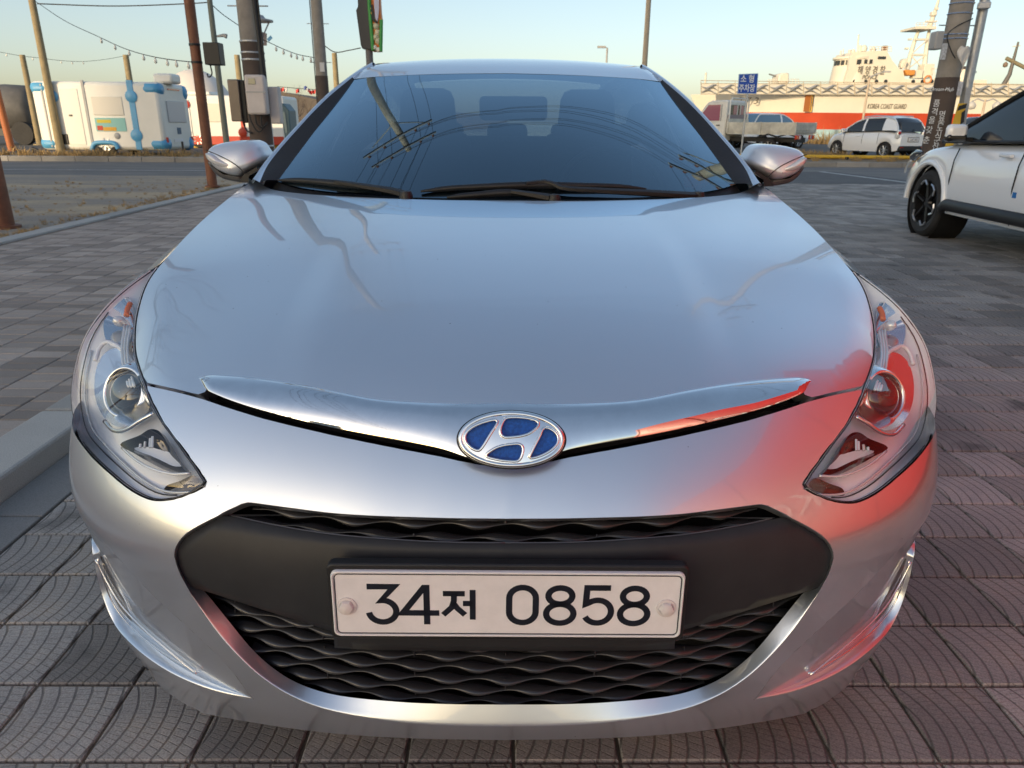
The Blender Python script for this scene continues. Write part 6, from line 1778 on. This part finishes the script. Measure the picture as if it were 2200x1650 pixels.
# ---- parked vehicles
def vehicle(name, loc, heading, label, spec, group=None):
    """heading: direction of travel, clockwise from +Y. local frame: +Y forward, origin at mid length on the ground"""
    e = empty(name, loc, -heading, label, 'car', group)
    L, W, m = spec['L'], spec['W']/2, spec['mat']
    ztop = pchip(*zip(*spec['top'])); bot = spec.get('bottom', .24); cr = spec.get('crown', .03)
    wheels = spec['wheels']; wr_ = spec['wr']; ar = wr_*1.14
    ys = np.unique(np.concatenate([np.linspace(-L/2, L/2, 44)]+[w_+np.linspace(-ar, ar, 15) for w_ in wheels]))
    pw_ = spec.get('plan', 2.6)
    rowsB = []
    for y in ys:
        u = abs(y)/(L/2); wdt = W*(1-.16*u**6-.04*u*u)
        z1 = float(ztop(y)); z0 = bot+.10*u**8
        for w_ in wheels:
            if abs(y-w_) < ar: z0 = max(z0, wr_+math.sqrt(max(0, ar*ar-(y-w_)**2))*.97)
        z1 = max(z1, z0+.06)
        h_ = z1-z0
        sec = [(wdt*.95, z0), (wdt*.99, z0+.18*h_), (wdt, z0+.42*h_), (wdt*.985, z0+.68*h_), (wdt*.95, z1-.09*min(1, h_*2)), (wdt*.87, z1-.02), (wdt*.5, z1+cr*.8), (0, z1+cr)]
        rowsB.append([(-x, y, z) for x, z in sec]+[(x, y, z) for x, z in sec[::-1][1:]])
    bd = MB().grid(rowsB)
    for r_ in (rowsB[0], rowsB[-1]): bd.add(r_, [tuple(range(len(r_)))])
    body = bd.build('body', m, e, 40)
    # greenhouse
    gh = spec['house']                                           # (y, belt z, roof z) front to back
    rw = spec.get('roofw', .76)
    yy = np.linspace(gh[0][0], gh[-1][0], 30); fb = pchip(*zip(*sorted((a, b) for a, b, c in gh))); fr = pchip(*zip(*sorted((a, c) for a, b, c in gh)))
    roof, glassL = [], []
    rg = []
    for y in yy:
        zb_, zr_ = float(fb(y)), float(fr(y)); t = (zr_-zb_)/max(c-b for a, b, c in gh)
        wb_ = W*.93; wt = wb_+(W*rw-wb_)*t
        rg.append([(-wb_, y, zb_), (-(wb_+wt)/2-.02, y, (zb_+zr_)/2), (-wt, y, zr_-.05*t), (-wt*.85, y, zr_), (0, y, zr_+.02*t), (wt*.85, y, zr_), (wt, y, zr_-.05*t), ((wb_+wt)/2+.02, y, (zb_+zr_)/2), (wb_, y, zb_)])
    rg = np.array(rg); mbH = MB()
    n_, k_2 = rg.shape[:2]
    V = rg.reshape(-1, 3); F, MI = [], []
    rf0, rf1 = spec['roof']                                      # y range of the painted roof
    for i in range(n_-1):
        for j in range(k_2-1):
            ym = (yy[i]+yy[i+1])/2
            side_ = j in (0, 1, 6, 7)
            paint_ = (not side_ and rf1 < ym < rf0) or (side_ and any(a_ < ym < b_ for a_, b_ in spec.get('pillars', ())))
            F.append((i*k_2+j, i*k_2+j+1, (i+1)*k_2+j+1, (i+1)*k_2+j)); MI.append(0 if paint_ else 1)
    mbH.v = [tuple(p) for p in V]; mbH.f = [list(f) for f in F]; mbH.m = MI
    mbH.build('greenhouse', [m, spec.get('glass', WINDOWDARK)], e, 40)
    for j in (2, 6):
        MB().tube(rg[:, j]+[0, 0, .006], .028, 6).build('roof_rail', spec.get('rail', m), e, 60)
    for j in (0, 8):
        MB().tube(rg[:, j]+[0, 0, .004], .014, 6).build('belt_strip', BLACK, e, 60)
    for w_ in wheels:
        for s in (-1, 1):
            t = wheel(e, (s*(W-.12), w_, wr_), wr_, .2, spec.get('spokes', 6), spec.get('rim', ALLOY), spec.get('rimr', .66), s)
            MB().lathe([(ar*1.0, -.0), (ar*.99, -s*.3)], 24, 'X', (s*(W*.96), w_, wr_)).build('wheel_liner', DEEP, t, 60)
    MB().box((0, 0, bot+.05), (W*1.7, L*.86, .1)).build('underbody', DEEP, e, 0)
    for y in spec.get('seams', ()):
        u = abs(y)/(L/2); wdt = W*(1-.16*u**6-.04*u*u)
        for s in (-1, 1):
            z1 = float(fb(y)) if yy.min() < y < yy.max() else float(ztop(y)); MB().tube([(s*wdt*.955, y, bot+.02), (s*wdt*1.002, y, bot+.35), (s*wdt*.99, y, bot+.55), (s*wdt*.955, y, z1-.06)], .006, 5).build('door_seam', DEEP, e)
    for y, z in spec.get('handles', ()):
        for s in (-1, 1): MB().box((s*(W*.99), y, z), (.035, .19, .03)).build('door_handle', m, e, 40, bevel=.008)
    my, mz = spec['mirror']
    for s in (-1, 1):
        q = MB().box((s*(W+.10), my, mz), (.2, .1, .15)).build('side_mirror', m if not spec.get('mirrormat') else spec['mirrormat'], e, 50, bevel=.04)
        MB().box((s*(W+.0), my+.01, mz-.07), (.14, .05, .04)).build('stalk', BLACK, q, 30)
    return e
def ground_mid(wf, wr2, W, side=-1):
    """origin and heading from the contact points of the two wheels on the near (left) side"""
    wf, wr2 = np.array(wf[:2]), np.array(wr2[:2]); d = wf-wr2; d /= np.linalg.norm(d)
    nrm = np.array([d[1], -d[0]])                                # to the right of travel
    return (wf+wr2)/2+nrm*W/2, math.atan2(d[0], d[1])
# white hatchback
c_, hd_ = ground_mid(onZ(1797, 334, .12), onZ(1890, 339, .12), 1.42)
HW = paint('hatch_white', (.86, .87, .88), 0, .4, .06)
hat = vehicle('hatchback', (c_[0], c_[1], .12), hd_, 'small white hatchback seen from behind, parked before the ship', dict(
    L=3.6, W=1.6, mat=HW, wheels=(1.19, -1.19), wr=.285, bottom=.22, top=[(-1.8, .86), (-1.6, .93), (-.9, .98), (.4, .95), (.9, .93), (1.4, .86), (1.7, .72), (1.8, .5)],
    house=[(1.05, .92, .93), (.75, .93, 1.12), (.35, .95, 1.38), (-.1, .96, 1.5), (-.8, .99, 1.52), (-1.35, 1.0, 1.46), (-1.6, .98, 1.2), (-1.72, .95, .97)],
    roof=(.30, -1.38), pillars=((-.12, -.02), (-1.75, -.95), (.8, 1.05)), roofw=.74, seams=(.85, -.1, -.85), handles=((.12, .78),), mirror=(.82, .99), spokes=7), 'parked cars before the ship')
hat.scale = (.91, .91, .91)
def addbox(e, name, c, d, m, bevel=.01, parent=None, **k): return MB().box(c, d, **k).build(name, m, parent or e, 40, bevel=bevel)
for s in (-1, 1):
    tl = addbox(hat, 'tail_lamp', (s*.66, -1.66, .88), (.18, .16, .34), CLEARLAMP, .06); MB().lathe([(.001, -.02), (.06, -.01), (.07, .03)], 16, 'Y', (s*.67, -1.745, .93)).build('stop_lens', REDLAMP, tl, 60)
addbox(hat, 'rear_window', (0, -1.62, 1.17), (1.12, .05, .34), WINDOWDARK, .04, rx=R(-18))
pt = addbox(hat, 'number_plate', (.02, -1.82, .68), (.5, .02, .12), PLATEWHITE, .004); text('lettering', '53보 7032', .095, pt, (.02, -1.834, .68), FRONT, INK, .001, width=.42)
addbox(hat, 'rear_bumper', (0, -1.76, .36), (1.3, .14, .2), BLACK, .04); addbox(hat, 'plate_recess', (.02, -1.80, .69), (.62, .03, .2), GREYP, .02)
for s in (-1, 1): addbox(hat, 'reflector', (s*.55, -1.83, .40), (.16, .02, .03), REDLAMP, .004)
MB().tube([(.0, -1.79, .98), (.1, -1.70, 1.06)], .012, 6).build('rear_wiper', BLACK, hat)
for s in (-1, 1): MB().tube([(s*.52, .2, 1.50), (s*.54, -.4, 1.565), (s*.53, -1.2, 1.53)], .02, 6).build('roof_bar', ALLOY, hat)
# dark sedan behind the pole
dk_ = onZ(1975, 326, .12)
DKP = paint('dark_blue_paint', (.03, .037, .055), .3, .3, .03)
vehicle('dark_sedan', (dk_[0]+2.3, 32.0, .12), R(-62), 'dark blue saloon half hidden by the lettered utility pole', dict(L=4.7, W=1.82, mat=DKP, wheels=(1.4, -1.4), wr=.32, top=[(-2.35, .7), (-2.2, .93), (-1.5, 1.0), (.5, .96), (1.0, .95), (1.9, .84), (2.25, .68), (2.35, .45)],
    house=[(1.25, .95, .96), (.75, .96, 1.2), (.25, .97, 1.4), (-.4, .98, 1.45), (-1.0, .99, 1.4), (-1.7, 1.0, 1.02)], roof=(.2, -.95), pillars=((-.25, -.17),), seams=(.9, -.2, -1.2), mirror=(.85, 1.0), glass=mat('sedan_glass', (.02, .035, .06), .06, spec=.5)), 'parked cars before the ship')
vehicle('cream_car', (P(2140, 300, 44)[0], 44, .12), R(80), 'pale car roof showing between the utility poles and the white SUV', dict(L=4.6, W=1.8, mat=HW, wheels=(1.35, -1.35), wr=.33, top=[(-2.3, .7), (-2.1, 1.0), (0, 1.0), (1.2, 1.0), (2.0, .9), (2.3, .5)],
    house=[(1.3, 1.0, 1.01), (.7, 1.02, 1.45), (0, 1.03, 1.62), (-1.6, 1.05, 1.6), (-2.1, 1.0, 1.05)], roof=(.6, -1.6), pillars=((-.1, 0), (-1.1, -1.0)), seams=(.8, -.1), mirror=(.9, 1.05)), 'parked cars before the ship')
vehicle('white_car', (P(1648, 300, 37)[0], 37, .12), R(60), 'white car with blue tinted windscreen behind the truck bed', dict(L=4.4, W=1.78, mat=HW, wheels=(1.3, -1.3), wr=.32, top=[(-2.2, .75), (-2.0, 1.0), (0, 1.0), (.9, 1.02), (1.9, .93), (2.2, .5)],
    house=[(1.1, 1.0, 1.02), (.5, 1.02, 1.45), (0, 1.03, 1.6), (-1.4, 1.05, 1.58), (-2.0, 1.0, 1.05)], roof=(.45, -1.4), pillars=((-.1, 0),), seams=(.8, -.1), mirror=(.8, 1.1), glass=mat('blue_glass', (.10, .20, .30), .1, coat=1.)), 'parked cars before the ship')

# ---- small flatbed truck, heading away to the left
TWM = mat('truck_white', (.72, .71, .66), .5, noise=.12, nscale=3); TBED = mat('truck_bed', (.55, .53, .46), .7, noise=.3, nscale=2.5)
tk0 = onZ(1666, 333, .12)
tk = empty('flatbed_truck', (tk0[0]-.35, tk0[1]+1.8, .12), R(44), 'small white flatbed truck with open bed behind the blue parking sign', 'truck')
# local: +Y forward, bed from y=-2.1 to .75, cab .8 to 2.3
bedm = MB()
for (a, b) in (((-.82, -2.1, .80), (-.78, .72, 1.17)), ((.78, -2.1, .80), (.82, .72, 1.17)), ((-.82, -2.14, .80), (.82, -2.1, 1.17)), ((-.82, .72, .80), (.82, .76, 1.3))):
    MB().box2(a, b).build('drop_side', TBED, tk, 20, bevel=.008)
MB().box2((-.8, -2.1, .72), (.8, .74, .80)).build('bed_floor', TBED, tk, 0)
for x, y in ((-.84, -2.12), (-.84, -.7), (-.84, .7), (.84, -2.12), (.84, .7)):
    MB().box((x, y, .97), (.05, .07, .42)).build('stake', TBED, tk, 0)
for s in (-1, 1):
    for z in (.9, 1.08): MB().box((s*.83, -.7, z), (.012, 2.7, .025)).build('side_rib', TBED, tk, 0)
for z in (.9, 1.08): MB().box((0, -2.15, z), (1.5, .012, .025)).build('side_rib', TBED, tk, 0)
cabp = [(.82, .45), (.82, 1.96), (1.0, 2.0), (1.55, 1.98), (1.75, 1.9), (2.28, 1.25), (2.36, .95), (2.36, .45)]
cab = MB().prism(cabp, -.80, .80, 'YZ').build('cab', TWM, tk, 40, bevel=.06)
PINK = mat('pink_curtain_glass', (.32, .10, .15), .15, coat=.8)
for s in (-1, 1):
    MB().prism([(1.12, 1.22), (1.12, 1.82), (1.66, 1.82), (2.08, 1.3), (2.08, 1.22)], s*.801, s*.815, 'YZ').build('side_window', PINK, cab, 0)
    MB().box((s*.805, 1.06, 1.52), (.012, .05, .62)).build('vent_strip', GREYP, cab, 0)
    MB().box((s*.81, 1.16, 1.05), (.02, .16, .04)).build('door_handle', BLACK, cab, 0)
    MB().box((s*.95, 2.1, 1.45), (.16, .07, .26)).build('wing_mirror', BLACK, cab, 30, bevel=.02)
rwn = MB().box((0, .812, 1.62), (1.02, .02, .40)).build('rear_window', WINDOWDARK, cab, 40, bevel=.02)
for x, w in ((-.2, .26), (.3, .3)): MB().box((x, .80, 1.63), (w, .012, .34)).build('curtain', PINK, rwn, 0)
for x in (-.05, .18): MB().box((x, .79, 1.62), (.05, .02, .42)).build('window_bar', TWM, rwn, 0)
hb = MB().box((0, .775, 1.28), (1.5, .03, .34)).build('headboard', mat('headboard_mauve', (.25, .20, .21), .6), tk, 0)
MB().box((0, .755, 1.24), (1.5, .012, .05)).build('stripe', YEL, hb, 0)
MB().tube([(-.72, .74, 1.2), (-.72, .74, 1.95), (-.6, .74, 2.06), (.6, .74, 2.06), (.72, .74, 1.95), (.72, .74, 1.2)], .03, 8).build('guard_frame', TWM, tk, 60)
MB().box2((-.36, -2.0, .45), (.36, 2.2, .62)).build('chassis', BLACK, tk, 0)
for s in (-1, 1):
    for y in (1.55, -1.05): wheel(tk, (s*.66, y, .30), .30, .18, 6, mat('truck_rim', (.35, .34, .32), .5, .5) if s == -1 and y > 0 else bpy.data.materials['truck_rim'], .62, s)
    lp_ = MB().box((s*.58, -2.13, .64), (.42, .06, .15)).build('tail_lamp', REDLAMP, tk, 30, bevel=.01)
    MB().box((s*.70, -2.165, .64), (.12, .012, .11)).build('signal_lens', AMBER, lp_, 0); MB().box((s*.46, -2.165, .64), (.1, .012, .11)).build('reverse_lens', CLEARLAMP, lp_, 0)
    MB().tube([(s*.8, -1.5, .62), (s*.8, -1.05, .74), (s*.8, -.6, .62)], .03, 6).build('mudguard', BLACK, tk, 60)
# yellow wheel stop bar
ys0, ys1 = onZ(1752, 337, .2), onZ(1962, 341, .2)
yb_ = empty('wheel_stop_bar', (0, 0, 0), 0, 'low yellow barrier beam in front of the white hatchback', 'barrier')
MB().tube([(ys0[0]-4, ys0[1], .22), (ys1[0]+3, ys0[1]-.6, .22)], .06, 8).build('beam', YEL, yb_, 60)
for t in np.linspace(0, 1, 7): MB().box((ys0[0]-3.8+(ys1[0]-ys0[0]+6.6)*t, ys0[1]-.6*t, .17), (.12, .12, .1)).build('foot', BLACK, yb_, 0)

# ---- white SUV at the right edge, nose pointing away
wf = onZ(1978, 506, 0)
SW = paint('suv_white', (.88, .89, .90), 0, .38, .05)
hd2 = R(3.5)
hv = np.array([math.sin(hd2), math.cos(hd2)]); nv = np.array([hv[1], -hv[0]])
oc = wf[:2]-hv*1.5+nv*.93
BLKRIM = mat('black_rim', (.012, .012, .013), .3)
suv = vehicle('white_suv', (oc[0], oc[1], 0), hd2, 'white SUV with black wheels entering the frame at the right edge', dict(
    L=4.85, W=1.98, mat=SW, wheels=(1.5, -1.35), wr=.365, bottom=.30, crown=.03,
    top=[(-2.42, .8), (-2.2, 1.04), (-1.0, 1.06), (.6, 1.03), (.95, 1.03), (1.6, .985), (2.05, .91), (2.3, .80), (2.42, .5)],
    house=[(1.42, 1.02, 1.025), (1.0, 1.03, 1.22), (.5, 1.04, 1.47), (.1, 1.05, 1.62), (-.5, 1.06, 1.70), (-1.5, 1.08, 1.70), (-2.1, 1.08, 1.58), (-2.35, 1.06, 1.1)],
    roof=(.2, -2.0), pillars=(), roofw=.74, seams=(1.02, -.12, -1.2), handles=((.1, .93), (-.98, .94)), mirror=(.86, 1.13), spokes=6, rim=BLKRIM, rimr=.70, rail=BLACK, glass=mat('suv_glass', (.012, .018, .026), .06, spec=.45)))
for s in (-1, 1):
    # bright machined edges on the front wheel
    for y in (1.5, -1.35):
        mb = MB()
        for k in range(6):
            a = k*math.pi/3+.25
            for da, r0_, r1_ in ((-.36, .15, .245), (.36, .15, .245)):
                pass
            pA = [(.235, a-.30), (.247, a-.12), (.247, a+.12), (.20, a+.32)]
            mb.tube([(s*(.99-.02), y+r_*math.cos(t), .365+r_*math.sin(t)) for r_, t in pA], .011, 5)
        mb.build('rim_highlight', ALLOY, [c for c in suv.children if c.name.startswith('wheel')][0], 0)
    MB().tube([(s*.985, y, z) for y, z in ((1.06, .36), (.98, .40), (-.85, .40), (-.93, .36))], .045, 8, sq=1.4).build('sill_cladding', BLACK, suv, 60)
    MB().box((s*1.0, 0.05, .42), (.03, 1.8, .035)).build('sill_trim', mat('sill_grey', (.30, .32, .35), .4) if s == -1 else bpy.data.materials['sill_grey'], suv, 30, bevel=.01)
    MB().tube([(s*.972, 1.5+.44*math.cos(a), .365+.44*math.sin(a)) for a in np.linspace(.05, math.pi-.05, 20)], .03, 8).build('arch_flare', SW, suv, 60)
    hl_ = MB().tube([(s*.86, 2.17, .84), (s*.915, 1.98, .885), (s*.935, 1.82, .90)], [.05, .045, .015], 8).build('headlight', WINDOWDARK, suv, 60)
    MB().tube([(s*.955, 2.02, .80), (s*.93, 2.16, .74), (s*.9, 2.24, .66)], .014, 6).build('day_lamp', CLEARLAMP, suv, 60)
    MB().box((s*.955, -.12, 1.25), (.02, .10, .34)).build('door_pillar', BLACK, suv, 0)
    MB().box((s*.985, -.17, .60), (.012, .06, .05)).build('door_guard', mat('blue_foam', (.02, .16, .45), .7) if s == -1 else bpy.data.materials['blue_foam'], suv, 0)
    MB().box((s*1.09, .86, 1.075), (.19, .105, .07)).build('mirror_base', GLOSSBLACK, suv, 40, bevel=.02)
